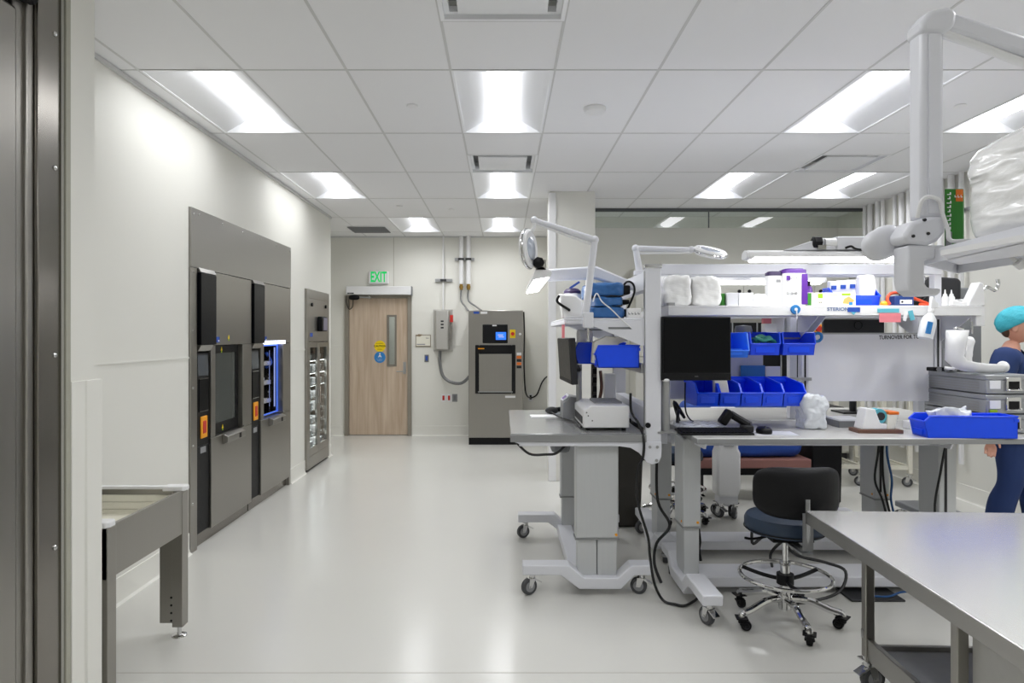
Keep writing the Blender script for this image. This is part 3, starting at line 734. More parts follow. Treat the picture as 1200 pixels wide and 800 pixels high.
MB().ball((X_(416.5, BY), BY - .09, z0 - .012), (.085, .05, .04), e=.8).build('hub', M['black'], t2)
MB().obox((X_(427, BY), BY - .08, z0 - .01), (.24, .03, .02), (0, .02, 0)).build('arm', M['aluminium'], t2)
MB().box(X_(433, BY), X_(435, BY), BY - .09, BY + .012, z0 - .035, z0 + .012).build('arm_bracket', M['chrome'], t2)
MB().tube([(X_(407, BY), BY - .045, z0 + .02), (X_(406.5, BY), BY - .045, z0 - .08), (X_(410, BY), BY - .05, z0 - .19), (X_(414, BY), BY - .05, z0 - .15), (X_(415, BY), BY - .07, z0 - .03)], .007).build('cable', M['cable'], t2)
# exit sign
x0, x1, z0, z1 = X_(433, BY), X_(455.5, BY), Z_(332.5, BY), Z_(318, BY)
t = thing('exit_sign', 'white sign with glowing green EXIT letters above the wooden door', 'exit sign', ((x0 + x1) / 2, BY, z0))
MB().box(x0, x1, BY - .05, BY, z0, z1).build('housing', M['white'], t, bevel=.006)
text('EXIT', .225, M['exit_green'], t, ((x0 + x1) / 2, BY - .052, (z0 + z1) / 2), FACE_CAM, sx=.55, bold=.006)
# room sign
x0, x1, z0, z1 = X_(487, BY), X_(505, BY), Z_(406.5, BY), Z_(392, BY)
t = thing('room_sign', 'small white room sign with brown leaf shape right of the door', 'sign', ((x0 + x1) / 2, BY, z0))
MB().box(x0, x1, BY - .012, BY, z0, z1).build('frame', mat('bronze edge', '#8c8272', .5), t, bevel=.002)
MB().box(x0 + .012, x1 - .012, BY - .014, BY - .011, z0 + .02, z1 - .012).build('face', M['cream'], t)
MB().prism([(x0 + .0, z1 - .02), (x0 + .05, z1 + .01), (x0 + .12, z1 + .0), (x0 + .07, z1 - .03)], 'y', BY - .017, BY - .013).build('leaf', mat('leaf brown', '#8b7a62', .5), t)
text('~2', .04, M['dark_grey'], t, (x1 - .05, BY - .0145, z1 - .05), FACE_CAM); MB().box(x0 + .02, x1 - .09, BY - .0145, BY - .013, z0 + .035, z0 + .05).build('text_line', M['grey'], t)
# wall plates
def plate(name, u0, u1, v0, v1, body, insert, label, cat, group=None, fn=None):
    x0, x1, z0, z1 = X_(u0, BY), X_(u1, BY), Z_(v1, BY), Z_(v0, BY)
    t = thing(name, label, cat, ((x0 + x1) / 2, BY, z0), group)
    MB().box(x0, x1, BY - .008, BY, z0, z1).build('plate', M[body], t, bevel=.002)
    cx, cz = (x0 + x1) / 2, (z0 + z1) / 2; w, h = (x1 - x0) * .22, (z1 - z0) * .3
    MB().box(cx - w, cx + w, BY - .012, BY - .007, cz - h, cz + h).build('insert', M[insert], t)
plate('wall_switch', 497.5, 502.5, 415.5, 424, 'mid_grey', 'blue_lbl', 'small grey wall plate with blue button under the room sign', 'switch')
plate('power_outlet', 517, 522.5, 461.5, 470.5, 'white', 'red', 'white outlet plate with red insert, left one under the switch box', 'outlet', 'outlets on the back wall')
plate('power_outlet', 523.5, 529, 461.5, 470.5, 'white', 'red', 'white outlet plate with red insert, middle of the three', 'outlet', 'outlets on the back wall')
plate('power_outlet', 530, 536, 461.5, 470.5, 'grey', 'mid_grey', 'grey outlet plate, right one of the three', 'outlet', 'outlets on the back wall')
plate('power_outlet', 619, 624.5, 461, 469.5, 'white', 'dark_grey', 'outlet right of the steel sterilizer with a black cable plugged in', 'outlet', 'outlets on the back wall')
# disconnect switch
x0, x1, z0, z1 = X_(508, BY), X_(530.5, BY), Z_(411.5, BY), Z_(362.5, BY)
t = thing('disconnect_switch', 'stainless electrical switch box with red lever on the back wall', 'switch box', ((x0 + x1) / 2, BY, z0))
MB().box(x0, x1, BY - .02, BY, z0, z1).build('back_plate', M['steel_box'], t, bevel=.003)
MB().prism([(x0 + .03, BY - .02), (x0 + .03, BY - .10), (x0 + .055, BY - .13), (x1 - .065, BY - .13), (x1 - .04, BY - .10), (x1 - .04, BY - .02)], 'z', z0 + .03, z1 - .02).build('cover', M['steel_box'], t, bevel=.006)
MB().box(x1 - .035, x1 + .012, BY - .10, BY - .07, z1 - .20, z1 - .09).build('lever', M['red'], t, bevel=.004)
MB().box(x1 - .04, x1 + .0, BY - .11, BY - .03, z0 + .18, z0 + .40).build('lever_box', M['steel'], t)
for k in range(3): MB().box((x0 + x1) / 2 - .025, (x0 + x1) / 2 + .02, BY - .132, BY - .129, z1 - .20 - k * .05, z1 - .175 - k * .05).build('embossed_mark', M['dark_grey'], t)
# conduits
def conduit(name, u, v0, v1, r, m, label, end=False, g='conduits on the back wall', org=True):
    x = X_(u, BY - .04); z0, z1 = Z_(v1, BY), CZ if v0 is None else Z_(v0, BY)
    t = thing(name, label, 'pipe', (x, BY - .04, z0), g)
    MB().cyl((x, BY - .04, z0), (x, BY - .04, z1), r).build('pipe', M[m], t)
    if end: MB().cyl((x, BY - .04, z0 - .09), (x, BY - .04, z0 + .02), r * .75).cyl((x, BY - .04, z0 - .06), (x, BY - .04, z0 - .03), r * .95).build('valve', M['brass'], t)
conduit('conduit', 519.5, None, 363, .013, 'white', 'thin pale conduit running down to the switch box')
conduit('conduit', 540.5, None, 333, .034, 'white', 'thick white pipe above the sterilizer, left of the pair', True)
conduit('conduit', 549, None, 333, .034, 'white', 'thick white pipe above the sterilizer, right of the pair', True)
for (u0, u1, v, lab) in ((510, 530, 328.5, 'short strut rail across the thin conduit above the switch box'), (533, 556, 304, 'short strut rail clamping the two thick white pipes')):
    x0, x1, z = X_(u0, BY), X_(u1, BY), Z_(v, BY)
    t = thing('strut_rail', lab, 'strut', ((x0 + x1) / 2, BY, z), 'strut rails on the back wall')
    MB().box(x0, x1, BY - .035, BY, z - .022, z + .022).build('rail', M['aluminium'], t)
    for u in ((519.5,) if u0 == 510 else (540.5, 549)):
        x = X_(u, BY - .04); MB().box(x - .045, x + .045, BY - .085, BY - .03, z - .015, z + .015).build('clamp', M['dark_grey'], t)
SY = 9.57
def cab(pts, r, m, label, cat='cable', name='power_cable', g=None):
    o = MB().tube(pts, r).thing(name, M[m], label, cat, pts[0], g); return o
for u, d in ((540.5, 0), (549, .05)):
    x = X_(u, BY - .04)
    cab([(x, BY - .04, Z_(337, BY) - .02), (x, BY - .06, Z_(352, BY)), (x + .07 + d, BY - .2, Z_(361, BY) + .02), (x + .12 + d * 1.6, BY - .5, 1.955), (x + .14 + d * 1.6, BY - .6, 1.94)], .014, 'cable_grey', 'grey flexible hose from the %s white pipe to the sterilizer top' % ('left' if not d else 'right'), 'hose', 'flexible_hose', 'sterilizer hoses')
x = X_(516, BY)
cab([(x, BY - .06, Z_(411, BY)), (x, BY - .06, Z_(425, BY)), (x + .05, BY - .08, Z_(440, BY)), (x + .18, BY - .12, Z_(447, BY)), (x + .36, BY - .25, Z_(447, BY)), (-.46, BY - .3, 1.0)], .024, 'cable_grey', 'grey flexible conduit curving from the switch box to the sterilizer', 'conduit', 'flexible_conduit')
# sterilizer
x0, x1, zt = X_(549, SY), X_(613, SY), Z_(363.5, SY)
t = thing('sterilizer', 'tall free-standing stainless sterilizer with black framed door and blue screen', 'sterilizer', ((x0 + x1) / 2, SY + .4, 0))
MB().box(x0, x1, SY, BY - .03, .10, zt).build('body', M['steel_st'] if 'steel_st' in M else M['steel'], t, bevel=.008)
MB().box(x0 + .004, x1 - .004, SY + .01, BY - .05, 0, .10).build('plinth', M['black'], t)
def R(u0, u1, v0, v1): return X_(u0, SY), X_(u1, SY), Z_(v1, SY), Z_(v0, SY)
a0, a1, c0_, c1_ = R(565.5, 595, 380, 402)
p = MB().box(a0, a1, SY - .018, SY + .001, c0_, c1_).build('control_panel', M['black'], t, bevel=.012)
a0, a1, c0_, c1_ = R(581, 593, 389, 398); MB().box(a0, a1, SY - .021, SY - .017, c0_, c1_).build('screen', M['lcd'], p)
MB().box(a0 + .03, a1 - .04, SY - .0225, SY - .0205, c0_ + .06, c0_ + .075).box(a0 + .04, a1 - .03, SY - .0225, SY - .0205, c0_ + .035, c0_ + .048).build('screen_line', M['white'], p)
a0, a1, c0_, c1_ = R(577, 582, 380.6, 382); MB().box(a0, a1, SY - .02, SY - .017, c0_, c1_).build('panel_logo', M['white'], p)
a0, a1, c0_, c1_ = R(557, 604, 404, 461)
f = MB(); w = .078
f.box(a0, a0 + w * .7, SY - .03, SY + .001, c0_, c1_); f.box(a1 - w * .7, a1, SY - .03, SY + .001, c0_, c1_); f.box(a0 + w * .7, a1 - w * .7, SY - .03, SY + .001, c1_ - .13, c1_); f.box(a0 + w * .7, a1 - w * .7, SY - .03, SY + .001, c0_, c0_ + .035)
df = f.build('door_frame', M['black'], t, bevel=.01)
MB().box(a0 + .02, a1 - .02, SY - .022, SY + .001, c0_ + .03, c1_ - .12).build('door', M['steel'], t, bevel=.004)
MB().box(a0 + .04, a1 - .04, SY - .034, SY - .028, c0_ + .02, c0_ + .034).build('door_pull', M['aluminium'], df)
MB().box(a0 + .04, a0 + .13, SY - .033, SY - .029, c1_ - .06, c1_ - .045).build('badge', M['amber'], df)
a0, a1, c0_, c1_ = R(597.5, 604, 386, 396); s = MB().box(a0, a1, SY - .005, SY + .001, c0_, c1_).build('switch_plate', M['yellow'], t)
xs, zs = (a0 + a1) / 2, (c0_ + c1_) / 2; MB().cyl((xs, SY - .03, zs), (xs, SY - .004, zs), .026).build('switch_knob', M['red'], s)
a0, a1, c0_, c1_ = R(608, 611, 390, 392.5); MB().cyl(((a0 + a1) / 2, SY - .006, (c0_ + c1_) / 2), ((a0 + a1) / 2, SY, (c0_ + c1_) / 2), .018).build('round_label', M['white'], t)
for k, c in enumerate(('white', 'orange', 'dark_grey', 'orange', 'dark_grey')):
    a0, a1, c0_, c1_ = R(605.5, 611, 413 + k * 3.8, 416.2 + k * 3.8); MB().box(a0, a1, SY - .003, SY + .001, c0_, c1_).build('warning_label', M[c], t)
a0, a1, c0_, c1_ = R(592, 604, 463.5, 466); MB().box(a0, a1, SY - .003, SY + .001, c0_, c1_).build('maker_label', M['white'], t)
a0, a1, c0_, c1_ = R(555, 571, 365, 367.5); MB().box(a0, a0 + .08, SY - .003, SY + .001, c0_, c1_).build('maker_badge', M['blue_lbl'], t); MB().box(a0 + .1, a1, SY - .003, SY + .001, c0_, c1_).build('maker_label', M['white'], t)
cab([(x1 + .01, SY + .05, zt - .02), (x1 + .02, SY + .06, 1.6), (x1 + .018, SY + .1, 1.1), (x1 + .05, SY + .3, .72), (X_(621.5, BY), BY - .05, Z_(466, BY))], .011, 'cable', 'black cable hanging down the right side of the sterilizer to the outlet')
cab([(X_(622, BY), BY - .03, Z_(466, BY)), (X_(629, BY), BY - .03, Z_(462, BY)), (X_(635, BY), BY - .03, Z_(448, BY)), (X_(641, BY), BY - .03, Z_(441, BY)), (.79, BY - .03, Z_(441, BY))], .011, 'cable', 'black cable rising along the wall from the outlet to the corner')
# tall cabinets on the back right wall, black round knobs
KN = [(.9, 'cabinet beside the column'), ]
def tall_cab(x0, x1, label):
    t = thing('storage_cabinet', label, 'cabinet', ((x0 + x1) / 2, RBACK - .2, 0), 'beige cabinets on the back right wall')
    MB().box(x0, x1, RBACK - .40, RBACK - .03, .1, 2.42).build('carcass', M['cab_front'], t)
    MB().box(x0, x1, RBACK - .36, RBACK - .03, 0, .1).build('plinth', M['dark_grey'], t)
    xm = (x0 + x1) / 2
    for (p, q) in ((x0 + .004, xm - .003), (xm + .003, x1 - .004)):
        for (z0, z1, zk) in ((.12, 1.30, 1.2), (1.31, 1.9, 1.4), (1.91, 2.40, 2.12)):
            d = MB().box(p, q, RBACK - .42, RBACK - .40, z0, z1).build('door', M['cab_front'], t, bevel=.002)
            xk = q - .06 if p < xm - .1 and q < xm else p + .06
            MB().lathe([(.012, 0), (.012, -.015), (.022, -.02), (.022, -.03), (0, -.034)], (xk, RBACK - .42, zk), (0, 1, 0), 18).build('knob', M['black'], d)
M['cab_front'] = mat('beige grey laminate', '#c9c8c0', .5, vary=.01)
for k, (x0, x1, lb) in enumerate(((1.66, 2.555, 'beige tall cabinet with black knobs nearest the square column'), (2.56, 3.46, 'beige tall cabinet with black knobs behind the white wrapped packs'), (3.465, 4.33, 'beige tall cabinet with black knobs behind the blue bin of packets'))):
    tall_cab(x0, x1, lb)
# ================================================================= WORKBENCH seen end-on (aisle bench)
def foot_prof(a0, a1, lo0=None, lo1=None):
    """cranked castor foot: high at both ends, low in the middle (along-axis, z)"""
    l = a1 - a0; p, q = a0 + l * .40, a1 - l * .20 if lo1 is None else lo1
    p = p if lo0 is None else lo0
    return [(a0, .128), (a0, .188), (p - .03, .188), (p + .06, .112), (q - .05, .112), (q + .03, .188), (a1, .188), (a1, .128), (q + .05, .128), (q - .03, .045), (p + .03, .045), (p - .08, .128)]
TA = .98
t = thing('workbench', 'aisle workbench with grey steel top on wheeled height-adjustable frame, its end facing the viewer', 'workbench', (.5, 4.6, 0), 'wheeled workbenches')
BA = t
MB().box(.05, .86, 4.0, 5.28, TA - .006, TA).box(.05, .86, 4.0, 5.28, TA - .036, TA - .006).build('tabletop', M['top_grey'], t, bevel=.006)
MB().box(.046, .864, 3.992, 4.0, TA - .05, TA - .006).build('edge_band', M['edge_grey'], t, bevel=.002)
ap = [(.065, TA - .05), (.865, TA - .05), (.955, TA - .05), (.955, .84), (.935, .805), (.90, .795), (.865, .81), (.85, .83), (.82, .865), (.77, .895), (.70, .905), (.12, .905), (.085, .925)]
for y in (4.0, 5.24):
    MB().prism(ap, 'y', y, y + .012).build('side_plate', M['lavender'], t, bevel=.002)
    b = MB()
    for (x, z) in ((.885, .90), (.93, .90), (.925, .82)): b.cyl((x, y - .004, z), (x, y, z), .009)
    b.build('bolt', M['aluminium'], t)
MB().box(.10, .84, 4.03, 5.2, .90, .935).build('under_frame', M['lavender'], t)
for y, nm in ((4.045, 'near'), (5.10, 'far')):
    l = MB().box(.445, .705, y, y + .10, .335, .905).build('leg', M['leg_grey'], t, bevel=.01)
    MB().box(.455, .573, y + .01, y + .09, .11, .34).box(.577, .695, y + .01, y + .09, .11, .34).build('inner_tube', M['leg_grey'], l, bevel=.006)
    MB().box(.44, .71, y - .003, y + .103, .328, .338).build('collar', M['edge_grey'], l)
    MB().cyl((.69, y - .006, .36), (.69, y, .36), .008).build('warning_dot', M['amber'], l)
for y in (4.0, 5.13):
    MB().prism(foot_prof(.12, .90), 'y', y, y + .11).build('foot', M['lavender'], t, bevel=.006)
MB().box(.42, .53, 4.1, 5.15, .05, .115).build('spine', M['lavender'], t, bevel=.006)
for (x, y, r) in ((.18, 4.05, .5), (.85, 4.05, -.3), (.18, 5.18, .4), (.85, 5.18, .2)): caster(t, x, y, 0, PI / 2 + r)
def slot_post(b, x0, x1, y0, y1, z0, z1): b.box(x0, x1, y0, y1, z0, z1)
for y in (4.012, 5.16):
    p = MB().box(.862, .955, y, y + .05, .84 if y < 4.5 else .80, 1.985).build('post', M['lavender'], t, bevel=.004)
    MB().box(.858, .863, y + .008, y + .042, 1.0, 1.96).build('slot_strip', M['aluminium'], p)
    MB().box(.855, .962, y - .004, y + .056, 1.975, 2.0).build('post_cap', M['chrome'], p, bevel=.004)
    MB().cyl((.875, y - .012, 1.03), (.875, y, 1.03), .016).build('knob', M['black'], p)
MB().box(.875, .94, 4.06, 5.16, 1.85, 1.965).build('beam', M['lavender'], t, bevel=.004)
MB().box(.87, .945, 4.1, 5.15, 1.0, 1.13).build('back_rail', M['lavender'], t, bevel=.003)
SA = 1.675
sh = MB().box(.375, .862, 4.04, 5.2, SA - .012, SA).box(.388, .862, 4.04, 4.052, SA - .036, SA - .012).box(.388, .862, 5.188, 5.2, SA - .036, SA - .012).box(.375, .388, 4.04, 5.2, SA - .036, SA - .012).build('shelf', M['lavender'], t, bevel=.003)
for y in (4.03, 5.19):
    g = MB().prism([(.50, SA - .03), (.862, SA - .01), (.862, SA - .165), (.84, SA - .165)], 'y', y, y + .008).build('shelf_bracket', M['lavender'], t, bevel=.001)
    MB().obox((.71, y - .001, SA - .06), (.14, .004, .012), (0, 0, 0)).build('bracket_slot', M['mid_grey'], g)
MB().box(.845, .862, 4.06, 5.16, 1.34, 1.40).build('bin_rail', M['aluminium'], t)
# bar light over the aisle bench
t = thing('bar_light', 'white bar light on thick arm over the aisle bench, black knob at its end', 'bar light', (.9, 4.5, 1.9), 'bar lights over the workbenches')
hz = 1.905
MB().prism([(.178, hz + .0), (.29, hz + .02), (.30, hz + .05), (.24, hz + .085), (.20, hz + .07)], 'y', 4.0, 5.3).build('housing', M['white'], t, bevel=.006)
MB().prism([(.19, hz - .004), (.28, hz + .012), (.28, hz + .02), (.19, hz + .004)], 'y', 4.03, 5.27).build('diffuser', M['strip'], t)
MB().prism([(.25, 1.965), (.31, 1.93), (.62, 1.945), (.90, 1.86), (.92, 1.90), (.62, 2.03), (.31, 2.01)], 'y', 4.40, 4.47).build('arm', M['lavender'], t, bevel=.012)
MB().lathe([(.012, -.04), (.035, -.03), (.035, .03), (.012, .04)], (.215, 4.0, hz + .10), (0, 1, 0), 7).build('knob', M['black'], t)
MB().box(.20, .26, 4.0, 4.06, hz + .06, hz + .12).build('knob_bracket', M['chrome'], t)
# magnifier lamp on the front edge of the shelf
def mag_lamp(nm, label, base, elbow, head_joint, head_c, head_ax, r0, R, clamp_fn):
    t = thing(nm, label, 'lamp', base, 'magnifier lamps')
    clamp_fn(t)
    MB().cyl(base, elbow, r0 * 1.15, r0).build('lower_arm', M['lavender'], t)
    MB().ball(elbow, r0 * 1.25, seg=16).build('elbow_joint', M['lavender'], t)
    MB().cyl(elbow, head_joint, r0, r0 * .8).build('upper_arm', M['lavender'], t)
    e = Vector(elbow); h = Vector(head_joint); d = Vector((0, 0, -r0 * 1.6))
    MB().cyl(e + d + (h - e) * .06, h + d * .6, r0 * .35).build('spring_rod', M['white'], t)
    MB().ball(head_joint, r0 * 1.15, seg=16).build('head_joint', M['lavender'], t)
    ax = Vector(head_ax).normalized(); c = Vector(head_c)
    hd = MB().lathe([(R * .55, -.02), (R * .9, -.022), (R, -.012), (R, .012), (R * .9, .022), (R * .55, .018)], c, ax, 40).build('lamp_head', M['white'], t)
    MB().lathe([(R * .60, -.020), (R * .58, -.026), (R * .3, -.031), (0, -.033), (0, .029), (R * .3, .027), (R * .58, .022), (R * .60, .018)], c, ax, 32).build('lens', M['lens'], hd)
    MB().torus(c - ax * .0, R * 1.01, .008, ax).build('rim', M['chrome'], hd)
    MB().tube([h, h + (c - h) * .35 + Vector((.01, 0, .02)), c + (h - c).normalized() * R * .95], .012).build('neck', M['white'], hd)
    return t
M['lens'] = mat('lens glass', '#aeb6c4', .06, vary=.02, coat=.5)
by = 4.0
def clampA(t):
    MB().box(.485, .545, 3.985, 4.036, SA - .06, SA + .035).box(.485, .545, 4.0, 4.09, SA + .002, SA + .03).build('clamp', M['lavender'], t, bevel=.006)
    MB().cyl((.515, 4.01, SA - .13), (.515, 4.01, SA - .05), .006).cyl((.515, 4.01, SA - .14), (.515, 4.01, SA - .13), .012).build('clamp_screw', M['chrome'], t)
mag_lamp('magnifier_lamp', 'white magnifier lamp over the aisle, its round head hanging nearly edge-on', (.50, 4.01, SA + .03), (X_(697, by), by, Z_(281, by)), (X_(626, by), by, Z_(258, by)),
         (X_(619, by), by - .02, Z_(292, by)), (.93, -.38, .05), .020, .115, clampA)
# magnifier lamp on the beam between the benches
by = 4.4
def clampB(t):
    MB().box(.87, .945, by - .03, by + .03, 1.966, 2.0).build('clamp', M['lavender'], t, bevel=.006)
    MB().cyl((.93, by, 1.966), (.93, by, 1.92), .02).build('clamp_screw', M['lavender'], t)
mag_lamp('magnifier_lamp', 'white magnifier lamp with flat arm, round head lying level behind the front post', (.905, by, 1.99), (X_(745, by), by, Z_(291, by)), (X_(810, by), by, Z_(292.5, by)),
         (X_(832, by), by, Z_(295.5, by)), (.15, -.35, .95), .020, .108, clampB)
MB().lathe([(.0, -.004), (.03, -.003), (.03, .003), (0, .004)], (X_(754, 4.02), 4.006, Z_(327, 4.02)), (0, 1, 0), 24).thing('round_tag', M['blue_lbl'], 'round blue tag on the white post by the lamp arm', 'tag', (X_(754, 4.02), 4.006, 1.9)) if False else None
# --- things on the aisle bench shelf
def pk(i, x0, x1, z0, z1, label):
    t = thing('wrapped_pack', label, 'wrapped pack', ((x0 + x1) / 2, 4.3, z0), 'blue wrapped packs')
    MB().pack(x0, x1, 4.10, 4.62, z0, z1, amp=.009, seed=i, e=.3).build('wrap', M['blue_wrap'], t, sharp=80)
    MB().box(x1 - .02, x1 + .045, 4.16, 4.5, z0 + .015, z1 - .015).build('dark_end', M['black'], t, bevel=.01)
    MB().box(x0 + .01, x1 - .01, 4.115, 4.55, z0 - .0 if i else z0 , z0 + .012).build('tray_base', M['dark_grey'], t)
pk(0, .54, .76, SA, SA + .075, 'blue wrapped pack on the aisle bench shelf, bottom of three')
pk(1, .57, .75, SA + .076, SA + .135, 'blue wrapped pack on the aisle bench shelf, middle of three')
pk(2, .535, .755, SA + .137, SA + .225, 'blue wrapped pack on the aisle bench shelf, top of three')
b = MB().box(.765, .845, 4.06, 4.12, SA, SA + .062); t = b.thing('small_card_box', M['paper'], 'small white card box beside the blue packs on the aisle shelf', 'box', (.8, 4.09, SA), bevel=.003)
text('~4', .035, M['grey'], t, (.805, 4.058, SA + .03), FACE_CAM)
t = thing('wipes_tub', 'white tub with purple lid at the left end of the aisle shelf', 'tub', (.44, 4.3, SA))
MB().lathe([(.05, 0), (.055, .01), (.055, .16), (.05, .17)], (.45, 4.3, SA)).build('tub', M['white'], t)
MB().lathe([(.056, .165), (.056, .18), (.04, .195), (.02, .2), (0, .2)], (.45, 4.3, SA)).build('lid', M['dpurple'], t)
MB().prism([(.44, SA + .195), (.50, SA + .235), (.49, SA + .245), (.43, SA + .205)], 'y', 4.28, 4.32).build('flip_cap', M['blue_lbl'], t)
t = thing('soap_dispenser', 'white jug with black strap hanging over the left end of the aisle shelf', 'jug', (.41, 4.12, SA))
MB().prism([(.37, SA), (.49, SA), (.49, SA + .11), (.45, SA + .14), (.345, SA + .15), (.36, SA + .06)], 'y', 4.07, 4.18).build('jug', M['white'], t, bevel=.01)
MB().tube([(.345, 4.06, SA + .14), (.335, 4.06, SA + .10), (.40, 4.055, SA + .055), (.405, 4.06, SA + .05)], .008).build('strap', M['black'], t)
MB().box(.36, .375, 4.02, 4.05, SA - .12, SA - .04).thing('tag', M['pink'], 'narrow pink tag hanging from the corner of the aisle shelf', 'tag', (.367, 4.035, SA - .12))
cab([(.545, 4.02, SA + .1), (.57, 4.03, SA + .15), (.60, 4.02, SA + .10), (.66, 4.02, SA + .05), (.72, 4.02, SA - .01), (.78, 4.02, SA - .06)], .004, 'cable_white', 'thin white cord looped down over the aisle shelf front')
cab([(.78, 4.4, SA + .19), (.80, 4.3, SA + .24), (.84, 4.3, SA + .23), (.85, 4.3, SA + .17), (.80, 4.3, SA + .05)], .007, 'cable', 'black cord looping beside the stacked blue packs')
# --- blue bins
def bin_mesh(b, w, d, h, th=.004, lip=.5, front=.28, hf=1.0):
    """open-front stacking bin: opening looks to -Y, width along X, origin at the front lower middle"""
    x0, x1 = -w / 2, w / 2
    side = [(0.02, 0), (d, 0), (d, h), (d * front, h * hf), (0, h * lip), ]
    for (a, c) in ((x0, x0 + th), (x1 - th, x1)): b.prism(side, 'x', a, c)
    b.box(x0, x1, .02, d, 0, th); b.box(x0, x1, d - th, d, 0, h)
    b.prism([(0.02, 0), (0.02 + th, 0), (th + .0, h * lip), (0, h * lip)], 'x', x0, x1)
    # rolled rims
    r = .006
    for x in (x0, x1):
        b.tube([(x, d, h), (x, d * front, h * hf), (x, 0, h * lip)], r, 6, 1)
    b.tube([(x0, 0, h * lip), (x1, 0, h * lip)], r, 6, 1); b.tube([(x0, d, h), (x1, d, h)], r, 6, 1)
    b.box(x0 - .004, x1 + .004, d - .02, d + .006, h - .03, h - .012)
    return b
def bin_(w, d, h, label, loc, rz=0, m='blue_bin', group='blue stacking bins', **k):
    t = thing('storage_bin', label, 'bin', (0, 0, 0), group)
    bin_mesh(MB(), w, d, h, **k).build('bin_body', M[m], t)
    b = MB(); b.box(-w * .32, w * .32, -.003 + .006, .012, h * .12, h * .36); b.build('label_slot', M[m], t)
    t.location = loc; t.rotation_euler = (0, 0, rz); ORG[t.name] = tuple(loc); return t
bin_(.17, .27, .135, 'blue bin under the aisle shelf, nearest the viewer, long side showing', (.565, 4.15, 1.372), -PI / 2, lip=.62, front=.07)
bin_(.17, .33, .135, 'blue bin under the aisle shelf, behind the nearest one', (.47, 4.42, 1.385), -PI / 2, lip=.6, front=.07)
t = MB().prism([(.555, 1.40), (.60, 1.395), (.72, 1.52), (.82, 1.555), (.64, 1.565), (.565, 1.53)], 'y', 4.10, 4.2).thing('paper_stack', M['cream'], 'cream papers leaning in the nearest aisle bench bin', 'papers', (.65, 4.15, 1.39), bevel=.004)
MB().pack(.495, .60, 4.365, 4.475, 1.44, 1.605, amp=.010, seed=9, freq=9).thing('white_bag', M['paper'], 'crumpled white bag spilling over the second aisle bench bin', 'bag', (.55, 4.42, 1.44), sharp=80)
# --- monitor facing the aisle
t = thing('computer_monitor', 'thin black monitor seen edge-on above the aisle bench', 'monitor', (.44, 4.45, 1.26), 'computer monitors')
mb = MB(); mb.box(-.02, .02, -.275, .275, 0, .295)
o = mb.build('housing', M['dark_grey'], None, bevel=.006); o.parent = t; o.location = (0, 0, 0)
MB().box(-.022, -.019, -.265, .265, .03, .285).build('screen', M['lcd_off'], None).parent = t
MB().box(-.0225, -.0185, -.265, .265, .006, .026).build('lower_bezel', M['black'], None).parent = t
MB().box(.02, .05, -.06, .06, .08, .2).build('mount_plate', M['black'], None).parent = t
t.rotation_euler = (0, -.06, .05)
t = thing('monitor_arm', 'grey monitor pole standing on the aisle bench with black tilting bracket', 'monitor arm', (.53, 4.62, TA))
MB().cyl((.53, 4.62, TA), (.53, 4.62, 1.37), .02).lathe([(.06, 0), (.06, .008), (.02, .014), (0, .014)], (.53, 4.62, TA)).build('pole', M['aluminium'], t)
MB().tube([(.53, 4.62, 1.33), (.50, 4.56, 1.36), (.478, 4.47, 1.37)], .02).build('bracket', M['black'], t)
# --- white bench-top machine
t = thing('heat_sealer', 'white boxy bench-top heat sealer on black feet on the aisle bench', 'machine', (.65, 4.35, TA))
x0, x1, y0, y1, z0, z1 = .50, .785, 4.12, 4.62, TA + .018, TA + .155
MB().prism([(x0, z0), (x1, z0), (x1, z1), (x0 + .05, z1), (x0, z1 - .03)], 'y', y0, y1).build('body', M['white'], t, bevel=.006)
for (x, y) in ((x0 + .03, y0 + .03), (x1 - .03, y0 + .03), (x0 + .03, y1 - .03), (x1 - .03, y1 - .03)): MB().cyl((x, y, TA), (x, y, z0 + .002), .014).build('rubber_foot', M['black'], t)
MB().box(x0 - .003, x0 + .002, y0 + .05, y1 - .04, z0 + .02, z0 + .065).build('sealing_slot', M['dark_grey'], t)
b = MB()
for (x, z) in ((.02, .095), (.03, .075), (.055, .045)): b.cyl((x0 + x, y0 - .003, z0 + z), (x0 + x, y0 + .001, z0 + z), .004)
b.build('screw', M['black'], t)
MB().cyl((x1, y0 + .06, z0 + .04), (x1 + .02, y0 + .06, z0 + .04), .012).build('power_inlet', M['black'], t)
MB().box(x0 + .09, x1 - .02, y0 + .14, y1 - .1, z1 - .002, z1 + .012).build('clear_tray', M['grey'], t, bevel=.004)
t = thing('label_printer', 'small grey label printer with purple buttons behind the heat sealer', 'printer', (.475, 4.72, TA))
MB().prism([(.42, TA), (.56, TA), (.56, TA + .15), (.475, TA + .165), (.42, TA + .12)], 'y', 4.64, 4.85).build('body', M['grey'], t, bevel=.006)
MB().prism([(.424, TA + .127), (.470, TA + .166), (.465, TA + .172), (.419, TA + .133)], 'y', 4.66, 4.83).build('keypad', M['lavender'], t)
MB().prism([(.43, TA + .135), (.455, TA + .157), (.452, TA + .161), (.427, TA + .14)], 'y', 4.69, 4.80).build('button', M['purple'], t)
t = thing('barcode_scanner', 'black barcode scanner lying on papers on the aisle bench', 'scanner', (.38, 4.95, TA))
MB().ball((.365, 4.93, TA + .035), (.05, .03, .028)).build('scanner_head', M['dark_grey'], t)
MB().tube([(.39, 4.93, TA + .04), (.45, 4.95, TA + .045), (.52, 4.98, TA + .05)], .018).build('grip', M['black'], t)
